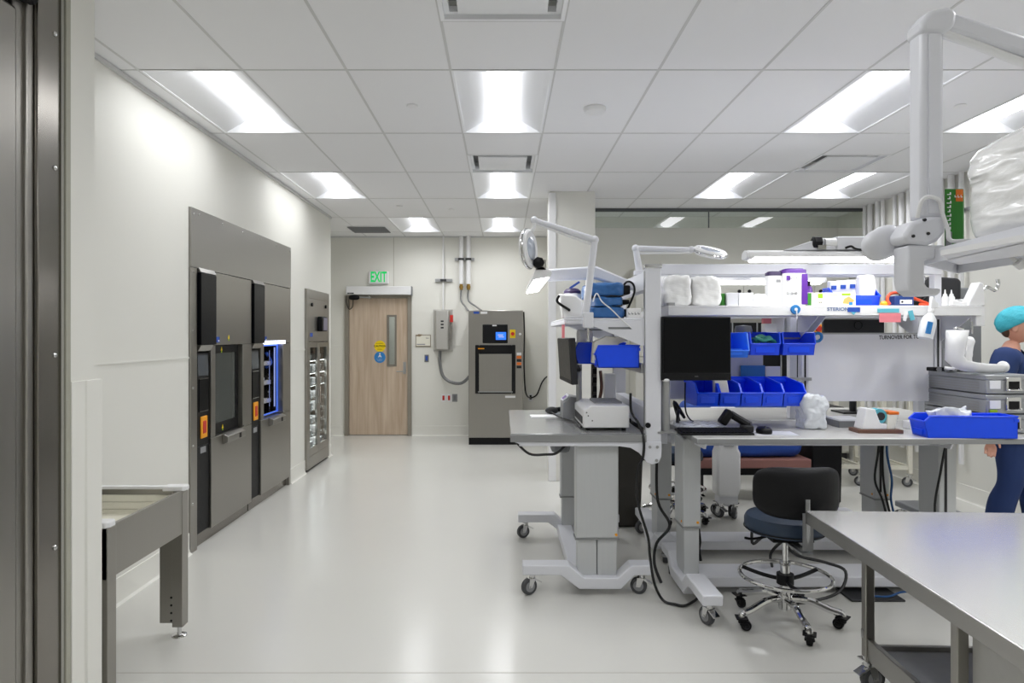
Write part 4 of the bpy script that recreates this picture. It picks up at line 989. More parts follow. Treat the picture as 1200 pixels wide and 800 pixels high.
cab([(.35, 4.92, TA + .03), (.40, 4.75, TA + .012), (.45, 4.55, TA + .012), (.49, 4.4, TA + .012), (.495, 4.2, TA + .012)], .006, 'cable', 'black cord lying along the left of the heat sealer')
b = MB()
b.obox((.30, 4.84, TA + .004), (.19, .13, .008), (0, 0, .1)); b.thing('paper_stack', M['paper'], 'white papers lying on the left part of the aisle bench', 'papers', (.30, 4.84, TA))
MB().obox((.44, 5.08, TA + .012), (.2, .14, .024), (0, 0, .2)).thing('document_pouch', M['film'], 'clear document pouch lying near the back of the aisle bench', 'pouch', (.44, 5.08, TA))
# upright things at the back of the aisle bench
MB().box(.745, .83, 4.86, 4.94, TA, TA + .31).thing('tall_carton', M['white'], 'tall white carton standing behind the heat sealer', 'carton', (.78, 4.9, TA), bevel=.005)
t = thing('power_strip', 'dark upright power strip with plugs behind the heat sealer', 'power strip', (.68, 4.9, TA))
MB().box(.655, .695, 4.90, 4.94, TA, TA + .38).build('strip', M['dark_bin'], t, bevel=.004)
b = MB()
for k in range(5): b.box(.66, .69, 4.87, 4.90, TA + .05 + k * .065, TA + .09 + k * .065)
b.build('plug', M['black'], t)
cab([(.72, 4.9, TA + .33), (.725, 4.88, TA + .2), (.70, 4.88, TA + .08), (.70, 4.9, TA + .012)], .012, 'wood_brown', 'brown cable hanging beside the dark power strip')
MB().box(.80, .85, 4.55, 4.75, TA + .008, TA + .2).thing('blue_folder', M['blue_bin'], 'blue upright folder between the aisle bench and the front post', 'folder', (.82, 4.6, TA), bevel=.004) if False else None
cab([(.80, 4.16, TA + .23), (.80, 4.14, TA + .12), (.83, 4.06, TA + .05), (.845, 3.985, TA - .03), (.84, 3.985, TA - .14), (.81, 3.98, TA - .2), (.80, 3.96, .6), (.86, 3.94, .38), (.87, 3.93, .27), (.89, 3.91, .12), (.94, 3.90, .02), (1.0, 3.86, .012), (1.05, 3.84, .012), (1.12, 3.9, .014), (1.16, 3.95, .015)], .008, 'cable', 'long black cable hanging from the aisle bench end down to the floor')
cab([(.075, 4.06, TA - .052), (.16, 4.03, TA - .125), (.26, 4.03, TA - .13), (.33, 4.03, TA - .12), (.40, 4.06, TA - .06)], .008, 'cable', 'black cable drooping under the front of the aisle bench top')
t = thing('control_box', 'grey box with rounded lower edge hung under the aisle bench', 'control box', (.44, 5.0, .7))
MB().box(.35, .49, 4.80, 5.06, .72, .94).build('case', M['mid_grey'], t, bevel=.03)
MB().box(.34, .36, 4.86, 5.0, .90, .94).build('bracket', M['lavender'], t)
# dark bin between the benches
t = thing('waste_bin', 'tall dark brown waste bin on the floor between the benches', 'waste bin', (1.03, 5.6, 0))
MB().prism([(.93, 0), (1.13, 0), (1.16, .82), (.90, .82)], 'y', 5.45, 5.80).build('body', M['dark_bin'], t, bevel=.015)
MB().box(.89, 1.17, 5.44, 5.81, .82, .87).build('lid', M['black'], t, bevel=.015)
# ================================================================= BACK-TO-BACK WORKBENCHES (front one, rear one)
TB = .98
def bench(label, sgn, yF, yR, yPost, legY, footY, shelf):
    """sgn +1: worker side looks to -Y (front bench); -1: mirrored (rear bench)"""
    X0, X1 = 1.12, 3.22
    t = thing('workbench', label, 'workbench', (2.1, (yF + yR) / 2, 0), 'wheeled workbenches')
    ya, yb = min(yF, yR), max(yF, yR)
    MB().box(X0, X1, ya, yb, TB - .034, TB).build('tabletop', M['top_white'], t, bevel=.005)
    b = MB(); ye = yF - .004 * sgn; b.box(X0 - .004, X1 + .004, min(ye, yF), max(ye, yF), TB - .033, TB - .004); b.box(X0 - .004, X0, ya, yb, TB - .033, TB - .004); b.box(X1, X1 + .004, ya, yb, TB - .033, TB - .004)
    b.build('edge_band', M['edge_grey'], t, bevel=.001)
    for x in (X0 + .05, X1 - .62):
        pr = [(yF + .03 * sgn, TB - .036), (yR, TB - .036), (yR, TB - .16), (yR - .04 * sgn, TB - .16), (yR - .14 * sgn, TB - .08), (yF + .05 * sgn, TB - .07)]
        MB().prism(pr, 'x', x, x + .012).build('side_plate', M['lavender'], t, bevel=.001)
    for x in (1.10, 2.66):
        l = MB().box(x, x + .11, legY, legY + .2, .40, TB - .036).build('leg', M['leg_grey'], t, bevel=.008)
        MB().box(x + .008, x + .102, legY + .008, legY + .192, .10, .405).build('inner_tube', M['leg_grey'], l, bevel=.006)
        MB().box(x - .002, x + .112, legY - .002, legY + .202, .392, .402).build('collar', M['edge_grey'], l)
        b = MB()
        for yy in (.03,): b.cyl((x - .004, legY + yy, .43), (x, legY + yy, .43), .007); b.cyl((x + .09, legY - .004, .43), (x + .09, legY, .43), .008)
        b.build('warning_dot', M['amber'], l)
        if x > 2: MB().box(x + .035, x + .05, legY - .003, legY + .002, .45, .9).build('cable_slot', M['dark_grey'], l)
    for x in (1.065, 2.66):
        a0, a1 = footY
        pr = foot_prof(a0, a1, a0 + .36, a1 - .20) if sgn > 0 else [(a1 + a0 - p, z) for p, z in foot_prof(a0, a1, a0 + .36, a1 - .20)]
        MB().prism(pr, 'x', x, x + .11).build('foot', M['lavender'], t, bevel=.008)
        for yy in (a0 + .06, a1 - .06): caster(t, x + .055, yy, 0, .4 * sgn + (2.4 if yy > a0 + .2 else 0))
    MB().box(1.17, 2.67, legY - .02, legY + .22, .042, .105).build('cross_rail', M['lavender'], t, bevel=.006)
    MB().box(1.2, 2.7, legY + .05, legY + .15, TB - .09, TB - .036).build('under_frame', M['lavender'], t)
    for x in (1.075, 2.035, 2.94):
        p = MB().box(x, x + .048, yPost - .03, yPost + .03, TB - .15 if x != 2.035 else TB, 1.99).build('post', M['lavender'], t, bevel=.003)
        MB().box(x + .018, x + .03, yPost - .032 if sgn > 0 else yPost + .03, yPost - .03 if sgn > 0 else yPost + .032, 1.0, 1.68).build('post_slot', M['dark_grey'], p)
    MB().box(1.075, 2.99, yPost - .035, yPost + .035, 1.985, 2.055).build('beam', M['lavender'], t, bevel=.004)
    y0, y1, z0, z1 = shelf
    MB().box(1.05, 3.04, y0, y1, z1 - .014, z1).box(1.05, 3.04, y0, y0 + .012, z0, z1 - .014).box(1.05, 3.04, y1 - .012, y1, z0, z1 - .014).box(1.05, 1.062, y0 + .012, y1 - .012, z0, z1 - .014).box(3.028, 3.04, y0 + .012, y1 - .012, z0, z1 - .014).build('shelf', M['white'], t, bevel=.002)
    yt = y0 + .03 if sgn > 0 else y1 - .03
    for x in (1.065, 2.01, 2.06, 2.985):
        MB().prism([(yPost - .02 * sgn, z0), (yt, z0), (yt, z0 - .012), (yPost - .02 * sgn, z0 - .17)], 'x', x, x + .005).build('shelf_bracket', M['lavender'], t)
    return t
FB = bench('front workbench of the back-to-back pair, white shelf over a pale top', 1, 3.82, 4.63, 4.56, 4.06, (3.54, 4.46), (4.22, 4.56, 1.697, 1.76))
RB = bench('rear workbench of the back-to-back pair, mostly hidden behind the front one', -1, 5.46, 4.66, 4.74, 4.76, (4.52, 5.36), (4.76, 5.12, 1.697, 1.75))
YS = 4.22; SZ = 1.76
MB().box(1.055, 1.10, 4.24, 4.54, SZ - .055, SZ + .02).build('shelf_end_clamp', M['aluminium'], FB, bevel=.003)
MB().box(1.16, 1.80, 4.60, 4.615, 1.13, 1.56).build('back_panel', M['lavender'], FB)
for zz in (1.545, 1.265): MB().box(1.13, 2.09, 4.50, 4.53, zz, zz + .02).build('bin_rail', M['aluminium'], FB)
text('STERION', .03, mat('shelf lettering', '#5a6f9a', .5), FB, (X_(982, YS), YS - .001, Z_(362.3, YS)), FACE_CAM, bold=.0006, sx=1.15)
# bar lights
def bar(label, x0, x1, y, z, arm=None):
    t = thing('bar_light', label, 'bar light', ((x0 + x1) / 2, y, z), 'bar lights over the workbenches')
    pr = [(y - .055, z + .012), (y - .045, z + .045), (y, z + .06), (y + .045, z + .045), (y + .055, z + .012), (y + .04, z), (y - .04, z)]
    MB().prism(pr, 'x', x0, x1).build('housing', M['white'], t, bevel=.008)
    MB().prism([(y - .052, z - .006), (y - .054, z + .014), (y + .05, z + .014), (y + .045, z - .012), (y - .045, z - .012)], 'x', x0 + .03, x1 - .03).build('diffuser', M['strip'], t, bevel=.004)
    for x in (x0 - .012, x1 + .0): MB().prism(pr, 'x', x, x + .012).build('end_cap', M['white'], t, bevel=.01)
    return t
t = bar('long white bar light above the front bench shelf, two black knobs on top', 1.50, 2.62, 4.1, 2.035)
MB().box(2.04, 2.24, 4.06, 4.14, 2.095, 2.175).build('arm_housing', M['lavender'], t, bevel=.006)
MB().prism([(1.72, 2.09), (1.94, 2.165), (2.04, 2.165), (2.04, 2.095)], 'y', 4.07, 4.13).build('arm_cover', M['lavender'], t, bevel=.004)
MB().prism([(4.08, 2.11), (4.56, 2.06), (4.56, 2.11), (4.08, 2.165)], 'x', 2.09, 2.19).build('arm', M['lavender'], t, bevel=.004)
MB().cyl((1.97, 4.08, 2.14), (2.04, 4.08, 2.14), .026).cyl((2.24, 4.08, 2.14), (2.30, 4.08, 2.14), .024).build('pivot', M['white'], t)
for x in (1.925, 2.315): MB().lathe([(.02, -.03), (.038, -.022), (.038, .022), (.02, .03)], (x, 4.08, 2.14), (1, 0, 0), 7).build('knob', M['black'], t)
MB().box(1.92, 1.97, 4.05, 4.10, 2.095, 2.12).build('knob_bracket', M['chrome'], t)
MB().tube([(2.08, 4.04, 2.10), (2.11, 4.03, 2.11), (2.14, 4.035, 2.095), (2.20, 4.03, 2.085)], .007).ball((2.21, 4.035, 2.083), .016).build('cord', M['black'], t)
t = bar('white bar light over the rear bench, glowing behind the purple-lidded tubs', 1.30, 2.52, 5.25, 1.985)
MB().prism([(5.25, 2.04), (4.76, 2.03), (4.76, 2.07), (5.25, 2.09)], 'x', 1.85, 1.95).build('arm', M['lavender'], t)

# ---------------- shelf contents
def bx(name, x0, x1, y0, y1, z0, z1, m, label, cat, group=None, bevel=.003):
    return MB().box(x0, x1, y0, y1, z0, z1).thing(name, M[m], label, cat, ((x0 + x1) / 2, (y0 + y1) / 2, z0), group, bevel)
Yi = 4.28
MB().pack(X_(777, Yi), X_(811.5, Yi), Yi, Yi + .2, SZ, Z_(322, Yi), amp=.010, seed=11, e=.3).thing('wrapped_pack', M['plastic_wrap'], 'white film-wrapped pack on the front bench shelf, next to the front post', 'wrapped pack', (X_(794, Yi), Yi + .1, SZ), 'white film-wrapped packs', sharp=80)
MB().pack(X_(812.5, Yi), X_(846, Yi), Yi, Yi + .2, SZ, Z_(323, Yi), amp=.010, seed=23, e=.3).thing('wrapped_pack', M['plastic_wrap'], 'white film-wrapped pack on the front bench shelf, beside the grey cartons', 'wrapped pack', (X_(829, Yi), Yi + .1, SZ), 'white film-wrapped packs', sharp=80)
bx('card_box', X_(846.5, Yi), X_(851, Yi), Yi + .02, Yi + .2, SZ, Z_(343.5, Yi), 'green', 'narrow green box between the white pack and the grey cartons', 'box')
t = bx('card_box', X_(852, Yi), X_(865, Yi), Yi, Yi + .2, SZ, Z_(343, Yi), 'lavender', 'pale grey carton on the shelf right of the narrow green box', 'box')
t = bx('card_box', X_(865.5, Yi), X_(883, Yi), Yi, Yi + .2, SZ, Z_(343, Yi), 'lavender', 'pale grey carton on the shelf left of the crumpled white bag', 'box')
MB().pack(X_(884, Yi), X_(900, Yi), Yi, Yi + .12, SZ, Z_(347.5, Yi), amp=.03, seed=31, freq=12, e=.5).thing('crumpled_bag', M['plastic_wrap'], 'small crumpled white bag on the shelf beside the first tub', 'bag', (X_(891, Yi), Yi, SZ), sharp=80)
def tub(u0, u1, v1, y, label, purple_side, front):
    x0, x1 = X_(u0, y), X_(u1, y); z1 = Z_(v1, y); h = z1 - SZ; xc, r = (x0 + x1) / 2, (x1 - x0) / 2
    t = thing('wipes_tub', label, 'tub', (xc, y + r, SZ), 'wipes tubs on the shelf')
    def rr(s): # rounded square section
        return [(xc + math.copysign(abs(math.cos(a)) ** .55, math.cos(a)) * r * s, y + r * .8 + math.copysign(abs(math.sin(a)) ** .55, math.sin(a)) * r * .8 * s) for a in [2 * PI * (k + .5) / 28 for k in range(28)]]
    MB().prism(rr(.97), 'z', SZ, SZ + h * .88).build('tub_body', M['white'], t, bevel=.004)
    MB().prism(rr(1.0), 'z', SZ + h * .87, SZ + h * .97).prism(rr(.8), 'z', SZ + h * .97, z1).build('lid', M['dpurple' if not purple_side else 'purple'], t, bevel=.004)
    yf = y - .002
    if purple_side:
        MB().box(x1 - (x1 - x0) * .28, x1 - .006, yf, yf + .006, SZ + .01, SZ + h * .85).build('purple_label', M['purple'], t, bevel=.001)
        MB().box(x0 + .012, x0 + .035, yf, yf + .004, SZ + h * .68, SZ + h * .80).build('purple_logo', M['purple'], t)
        for k in range(3): MB().torus((x0 + .02 + k * .026, yf, SZ + h * .33), .007, .0016, (0, 1, 0), 16, 6).build('symbol', M['dark_grey'], t)
        text('~6', .02, M['dark_grey'], t, (x0 + .06, yf - .001, SZ + h * .74), FACE_CAM); text('~3', .016, M['purple'], t, (x0 + .06, yf - .001, SZ + h * .14), FACE_CAM)
    else:
        MB().box(x0 + .012, x1 - .03, yf, yf + .004, SZ + .01, SZ + h * .66).build('grey_label', M['lavender'], t)
        MB().box(x0 + .05, x1 - .025, yf - .001, yf + .004, SZ + h * .68, SZ + h * .76).build('grey_print', M['grey'], t)
    return t
tub(900.5, 919, 317.5, 4.30, 'white tub with dark purple lid on the shelf, left of the bigger-labelled tub', False, 0)
tub(919.5, 947.5, 314, 4.26, 'white tub with purple side stripe and purple lid on the front bench shelf', True, 0)
t = thing('spray_can', 'purple bottle half hidden behind the purple-striped tub', 'bottle', (X_(947, 4.42), 4.42, SZ))
MB().lathe([(.025, 0), (.026, .1), (.02, .13), (.012, .14)], (X_(947.5, 4.42), 4.42, SZ)).build('bottle', M['purple'], t); MB().lathe([(.014, .138), (.014, .17), (0, .17)], (X_(947.5, 4.42), 4.42, SZ)).build('cap', M['black'], t)
# glove box
x0, x1, z1 = X_(945, Yi), X_(1001, Yi), Z_(343, Yi)
t = thing('glove_box', 'cream glove box with green side and food-like picture on the shelf', 'box', ((x0 + x1) / 2, Yi + .06, SZ))
MB().box(x0, x1, Yi - .02, Yi + .11, SZ, z1).build('box', M['cream'], t, bevel=.003)
MB().box(x0 - .001, x0 + .022, Yi - .0215, Yi - .019, SZ, z1 - .002).build('green_end', M['green'], t)
MB().box(x0 + .065, x0 + .095, Yi - .0215, Yi - .019, z1 - .035, z1 - .006).build('lime_logo', M['lime'], t)
MB().box(x1 - .09, x1 - .035, Yi - .0215, Yi - .019, z1 - .018, z1 - .004).build('lime_label', M['lime'], t)
MB().prism([(x1 - .085, SZ + .015), (x1 - .03, SZ + .01), (x1 - .01, SZ + .035), (x1 - .045, SZ + .06), (x1 - .075, SZ + .045)], 'y', Yi - .0215, Yi - .019).build('picture', mat('tan print', '#d9a860', .6), t)
MB().box(x1 - .045, x1 - .022, Yi - .023, Yi - .021, SZ + .004, SZ + .024).build('blue_print', M['blue_sign'], t)
text('~2', .022, M['dark_grey'], t, (x0 + .082, Yi - .022, SZ + .025), FACE_CAM); text('~9', .012, M['green'], t, (x0 + .16, Yi - .022, z1 - .014), FACE_CAM)
# blue bin with packets
YB_ = 4.40
bin_(.30, .16, .125, 'blue bin of white and blue packets on the front bench shelf', (X_(1003, YB_), YB_ - .02, SZ), 0, lip=.55, front=.5)
for k, (u, w, h, m) in enumerate(((977, .07, .165, 'paper'), (988, .08, .17, 'paper'), (999, .07, .175, 'paper'))):
    x = X_(u, YB_ + .08); t = thing('packet', 'white packet with blue print standing in the shelf bin, %s' % ('left one', 'middle one', 'behind the tall pouch')[k], 'packet', (x, YB_ + .08, SZ + .01), 'packets in the shelf bin')
    MB().obox((x, YB_ + .085, SZ + .01 + h / 2), (w, .05, h), (.1, 0, 0)).build('packet', M['paper'], t, bevel=.006)
    MB().obox((x - .015, YB_ + .049, SZ + h - .035), (.03, .012, .026), (.1, 0, 0)).build('blue_print', M['blue_lbl'], t)
MB().pack(X_(1008, YB_), X_(1026, YB_), YB_ + .0, YB_ + .06, SZ + .03, Z_(322, YB_), amp=.008, seed=41, e=.3).thing('pouch', M['paper'], 'tall white pouch standing at the right of the shelf bin', 'pouch', (X_(1017, YB_), YB_ + .03, SZ + .03), sharp=80)
# charger with orange cable
Yc = 4.35
x0, x1 = X_(1046, Yc), X_(1068, Yc)
t = thing('battery_charger', 'navy blue battery box with white label wrapped in orange cable', 'battery box', ((x0 + x1) / 2, Yc, SZ))
MB().box(x0, x1, Yc - .03, Yc + .08, SZ, Z_(348.5, Yc) + .01).build('case', mat('navy plastic', '#1d3a78', .4), t, bevel=.006)
MB().box(x0 + .03, x1 - .015, Yc - .033, Yc - .029, SZ + .015, SZ + .042).build('label', M['paper'], t)
MB().cyl((x0 + .043, Yc - .035, SZ + .028), (x0 + .043, Yc - .032, SZ + .028), .007).build('label_mark', M['black'], t)
cab([(x0 - .03, Yc - .02, SZ + .012), (x0 - .035, Yc, SZ + .05), (x0 + .0, Yc + .02, SZ + .085), (x0 + .07, Yc + .03, SZ + .09), (x1 + .0, Yc - .0, SZ + .06), (x1 + .06, Yc - .02, SZ + .03), (x1 + .1, Yc - .02, SZ + .012), (x1 + .03, Yc - .04, SZ + .012)], .010, 'cable_orange', 'orange cable looped over the navy battery box')
MB().ball((x0 - .055, Yc, SZ + .018), (.026, .02, .018)).thing('amber_plug', M['amber'], 'small amber plug on the shelf left of the navy battery box', 'plug', (x0 - .055, Yc, SZ))
t = thing('desk_fan', 'round black fan or speaker standing behind the battery box', 'fan', (X_(1070, 4.5), 4.5, SZ))
MB().cyl((X_(1072, 4.5), 4.47, SZ + .10), (X_(1072, 4.5), 4.53, SZ + .10), .075).box(X_(1072, 4.5) - .04, X_(1072, 4.5) + .04, 4.46, 4.54, SZ, SZ + .03).build('body', M['black'], t)
for k in range(3): MB().torus((X_(1072, 4.5), 4.467, SZ + .10), .02 + .02 * k, .004, (0, 1, 0), 28, 6).build('grille_ring', M['dark_grey'], t)
for k, u in enumerate((1107.5, 1115)):
    x = X_(u, 4.30); t = thing('squeeze_bottle', 'small clear squeeze bottle with nozzle, %s of the pair at the shelf end' % ('left', 'right')[k], 'bottle', (x, 4.30, SZ), 'squeeze bottles')
    MB().lathe([(.018, 0), (.019, .004), (.019, .055), (.012, .068), (0, .07)], (x, 4.30, SZ)).build('bottle', M['white'], t)
    MB().lathe([(.012, .066), (.012, .076), (.006, .08), (.003, .105), (0, .107)], (x, 4.30, SZ)).build('nozzle', M['white'], t)
x = X_(1127, 4.35); MB().lathe([(.03, .0), (.05, .02), (.058, .045), (.054, .045), (.045, .02), (0, .006)], (x, 4.35, SZ)).thing('steel_bowl', M['chrome'], 'small shiny steel bowl near the right end of the shelf', 'bowl', (x, 4.35, SZ))
MB().pack(X_(1114, 4.27), X_(1134, 4.27), 4.25, 4.3, SZ, Z_(353, 4.27), amp=.01, seed=51, e=.4).thing('white_cloth', M['paper'], 'folded white cloth lying at the right end of the shelf', 'cloth', (X_(1124, 4.27), 4.27, SZ), sharp=80)
Yl = 4.26
t = thing('lamp_clamp', 'white lamp clamp screwed to the right end of the front bench shelf', 'clamp', (X_(1143, Yl), Yl, SZ))
MB().prism([(X_(1131, Yl), SZ), (X_(1151, Yl), SZ), (X_(1149, Yl), SZ + .14), (X_(1144, Yl), SZ + .15)], 'y', Yl - .03, Yl + .05).build('lamp_base', M['white'], t, bevel=.006)
MB().box(X_(1141, Yl), X_(1152, Yl), Yl - .02, Yl + .03, SZ - .13, SZ).build('clamp_jaw', M['white'], t, bevel=.006)
MB().cyl((X_(1139, Yl), Yl, SZ - .18), (X_(1139, Yl), Yl, SZ - .10), .006).build('clamp_screw', M['chrome'], t)
MB().tube([(X_(1150, Yl), Yl, SZ + .10), (X_(1157, Yl), Yl, SZ + .12), (X_(1166, Yl), Yl, SZ + .10), (X_(1170, Yl), Yl, SZ + .14), (X_(1169, Yl), Yl, SZ + .17)], .011).build('hook', M['chrome'], t)
# front lip tags
def lip_tag(name, u0, u1, v0, v1, m, label, y=YS, g='paper tags on the shelf lip', dy=.004):
    return MB().box(X_(u0, y), X_(u1, y), y - dy, y - dy + .0025, Z_(v1, y), Z_(v0, y)).thing(name, M[m], label, 'tag', (X_((u0 + u1) / 2, y), y - dy, Z_(v1, y)), g)
lip_tag('paper_tag', 1030, 1055, 367, 377.5, 'pink', 'pink paper tag hanging from the white shelf lip', dy=.006)
lip_tag('paper_tag', 1028, 1053.5, 361.5, 366, 'teal_lbl', 'teal strip sticker on the shelf lip above the pink tag', dy=.0035)
o = lip_tag('paper_tag', 1057.5, 1061.5, 364.5, 376, 'paper', 'narrow white tag with stripes right of the pink tag'); o.rotation_euler = (0, .2, 0)
o = lip_tag('paper_tag', 1066.5, 1072, 363.5, 375, 'teal_lbl', 'small teal tag hanging left of the spray bottle'); o.rotation_euler = (0, -.25, 0)
t = lip_tag('shelf_label', 993, 1007.5, 360, 365.5, 'blue_lbl', 'navy label with teal triangle on the shelf lip')
MB().prism([(X_(997, YS), Z_(365.5, YS)), (X_(1003, YS), Z_(365.5, YS)), (X_(1000, YS), Z_(369, YS))], 'y', YS - .005, YS - .002).build('teal_triangle', M['teal_lbl'], t)
x, z = X_(931.5, YS), Z_(362.5, YS)
t = thing('badge_reel', 'round blue badge reel clipped to the white shelf lip', 'badge reel', (x, YS, z))
MB().cyl((x, YS - .016, z), (x, YS, z), .030, seg=30).build('reel', M['blue_sign'], t, bevel=.003)
MB().cyl((x, YS - .019, z), (x, YS - .015, z), .010).tube([(x + .003, YS - .018, z), (x + .006, YS - .018, z - .06)], .004).build('clip', M['white'], t)
# spray bottle hanging on the lip
xs, ys = X_(1082, 4.18), 4.165
t = thing('spray_bottle', 'white spray bottle with blue label hanging from the shelf lip', 'spray bottle', (xs, ys, Z_(397, ys)))
zb = 0
b = MB().lathe([(.036, 0), (.043, .006), (.045, .03), (.045, .10), (.038, .13), (.018, .16), (.014, .175), (0, .176)], (0, 0, 0)); o = b.build('bottle', M['milk'] if 'milk' in M else M['white'], None); o.parent = t
o = MB().lathe([(.018, .168), (.018, .19), (.012, .195), (0, .195)], (0, 0, 0)).prism([(-.012, .19), (.03, .205), (.034, .235), (.012, .24), (-.006, .262), (-.018, .268), (-.02, .25)], 'y', -.013, .013).build('trigger_head', M['white'], None, bevel=.004); o.parent = t
o = MB().box(-.03, .0, -.0465, -.038, .03, .105).build('label', M['blue_sign'], None); o.parent = t
t.rotation_euler = (0, .22, 0); 

# ---------------- bins above the front bench table
bin_(.215, .30, .15, 'light blue larger bin on the upper rail, partly behind the front bench monitor', (X_(857, 4.05), 4.05, Z_(419, 4.05)), .0, 'blue_bin2', lip=.28, front=.12)
bin_(.19, .22, .145, 'blue bin on the upper rail holding green tubing', (X_(896.5, 4.30), 4.29, Z_(416, 4.3)), 0, lip=.5, front=.07)
bin_(.205, .22, .145, 'empty blue bin on the upper rail, at its right end', (X_(936, 4.30), 4.29, Z_(416, 4.3)), 0, lip=.5, front=.07)
rr = random.Random(8)
xq, zq = X_(896.5, 4.36), Z_(416, 4.3) + .085
for k in range(7):
    p = [(xq - .07 + rr.uniform(-.01, .01), 4.33 + .008 * k, zq + rr.uniform(-.02, .03)), (xq - .02, 4.335 + .008 * k, zq + rr.uniform(.0, .045)), (xq + .03, 4.33 + .008 * k, zq + rr.uniform(-.02, .03)), (xq + .075, 4.34 + .008 * k, zq + rr.uniform(-.03, .01))]
    MB().tube(p, .011).thing('rubber_tube', M['teal_tube'], 'green rubber tube coiled in the middle upper blue bin', 'tube', p[0], 'green tubes in the upper bin')
for k, (u, w) in enumerate(((830, .135), (856.5, .13), (881.5, .13), (906.5, .13), (932, .135))):
    bin_(w, .30, .165, 'blue bin on the lower rail, %s' % ('leftmost, holding folded papers', 'second from the left behind the scanner', 'middle one of five', 'second from the right', 'rightmost, beside the crumpled plastic bag')[k], (X_(u, 4.18), 4.18, Z_(476, 4.18)), 0, lip=.5, front=.16, hf=.82)
MB().prism([(X_(838, 4.22), 1.16), (X_(850, 4.22), 1.16), (X_(858, 4.22), 1.15), (X_(852, 4.22), 1.33), (X_(838, 4.22), 1.36)], 'y', 4.24, 4.28).thing('folded_papers', M['cream'], 'cream folded papers drooping out of the leftmost lower blue bin', 'papers', (X_(845, 4.24), 4.26, 1.16), bevel=.006)
bx('blue_folder', X_(868, 4.58), X_(896, 4.58), 4.57, 4.585, Z_(446, 4.58), Z_(428, 4.58), 'blue_sign', 'blue folder leaning on the panel between the two bin rails', 'folder')
bx('white_notice', X_(896.5, 4.57), X_(914, 4.57), 4.562, 4.57, Z_(446, 4.57), Z_(429, 4.57), 'paper', 'white printed notice beside the blue folder between the bin rails', 'notice')
b = MB().lathe([(.055, 0), (.058, .02), (.05, .05), (0, .055)], (X_(871, 4.45), 4.45, Z_(387, 4.45) - .02)); b.thing('grey_lid', M['grey'], 'grey rounded container top showing above the light blue bin', 'container', (X_(871, 4.45), 4.45, 1.58))
t = bx('brochure_box', X_(895, 4.9), X_(912, 4.9), 4.88, 4.95, 1.50, Z_(379, 4.9), 'paper', 'white leaflet box with pink top showing above the tubing bin', 'box')
MB().box(X_(895, 4.9), X_(904, 4.9), 4.90, 4.94, Z_(379, 4.9), Z_(373, 4.9)).thing('pink_card', M['pink'], 'pink card standing in the white leaflet box', 'card', (X_(899, 4.9), 4.92, Z_(379, 4.9)))
# whiteboard
YW = 4.535
x0, x1, z0, z1 = X_(944, YW), X_(1094, YW), Z_(470, YW), Z_(390.5, YW)
t = thing('whiteboard', 'white writing board with black handwritten note behind the front bench', 'whiteboard', ((x0 + x1) / 2, YW, z0))
MB().box(x0, x1, YW, YW + .012, z0, z1).build('board', M['board'] if 'board' in M else M['lavender'], t, bevel=.002)
MB().box(x0, x1, YW - .002, YW + .014, z1 - .006, z1 + .004).build('top_edge', M['aluminium'], t)
text('TURNOVER FOR TOMO', .038, M['black'], t, (X_(1030, YW), YW - .001, Z_(395.5, YW)), FACE_CAM, align='LEFT', sx=.8, bold=.0006).rotation_euler = (PI / 2, -.02, 0)
MB().torus((X_(955.5, 4.5), 4.47, Z_(395, 4.5)), .028, .010, (0, 1, .2)).thing('tape_roll', M['blue_sign'], 'blue tape ring hanging at the right end of the upper bins', 'tape roll', (X_(955.5, 4.5), 4.5, Z_(395, 4.5)))
# rear bench monitor seen from behind
x0, x1 = X_(964, 5.1), X_(1035, 5.1)
t = thing('computer_monitor', 'back of a dark grey monitor on the rear bench, under the shelf', 'monitor', ((x0 + x1) / 2, 5.1, TB), 'computer monitors')
MB().box(x0, x1, 5.08, 5.12, 1.36, Z_(374, 5.1)).build('housing', M['dark_grey'], t, bevel=.008)
MB().torus(((x0 + x1) / 2 + .03, 5.079, Z_(381, 5.1)), .03, .004, (0, 1, 0)).build('round_emblem', M['black'], t)
MB().cyl(((x0 + x1) / 2, 5.1, TB), ((x0 + x1) / 2, 5.1, 1.4), .025).box((x0 + x1) / 2 - .12, (x0 + x1) / 2 + .12, 5.0, 5.2, TB, TB + .012).build('stand', M['dark_grey'], t)
bx('rear_box', X_(1033, 5.2), X_(1052, 5.2), 5.15, 5.25, 1.45, Z_(377, 5.2), 'dark_bin', 'dark box with clips behind the pink tag', 'box') if False else None

# ---------------- front bench table
# monitor
t = thing('computer_monitor', 'black computer monitor with dark screen on the front bench beside the front post', 'monitor', (X_(815, 4.02), 4.02, TB), 'computer monitors')
zb, zt_ = Z_(445.5, 4.02) - TB, Z_(371, 4.02) - TB
def put(b, nm, m, bevel=0): o = b.build(nm, M[m], None, bevel=bevel); o.parent = t; return o
hs = put(MB().box(-.212, .212, -.02, .025, zb, zt_), 'housing', 'black', .006)
put(MB().box(-.203, .203, -.023, -.019, zb + .052, zt_ - .01), 'screen', 'lcd_off')
bz = put(MB().box(-.21, .21, -.026, -.019, zb + .002, zb + .044), 'lower_bezel', 'black', .003)
text('~3', .014, M['grey'], t, Vector(ORG[t.name]) + Vector((0, -.0265, zb + .026)), FACE_CAM)
put(MB().cyl((-.17, .04, 0), (-.17, .04, zb + .25), .026).box(-.23, -.11, 0, .1, 0, .012), 'stand_pole', 'aluminium')
put(MB().box(-.175, .0, .02, .05, zb + .16, zb + .24), 'mount_arm', 'aluminium')
put(MB().ball((-.185, -.012, zb + .004), (.024, .02, .012)), 'sensor', 'white')
t.rotation_euler = (0, 0, .06)
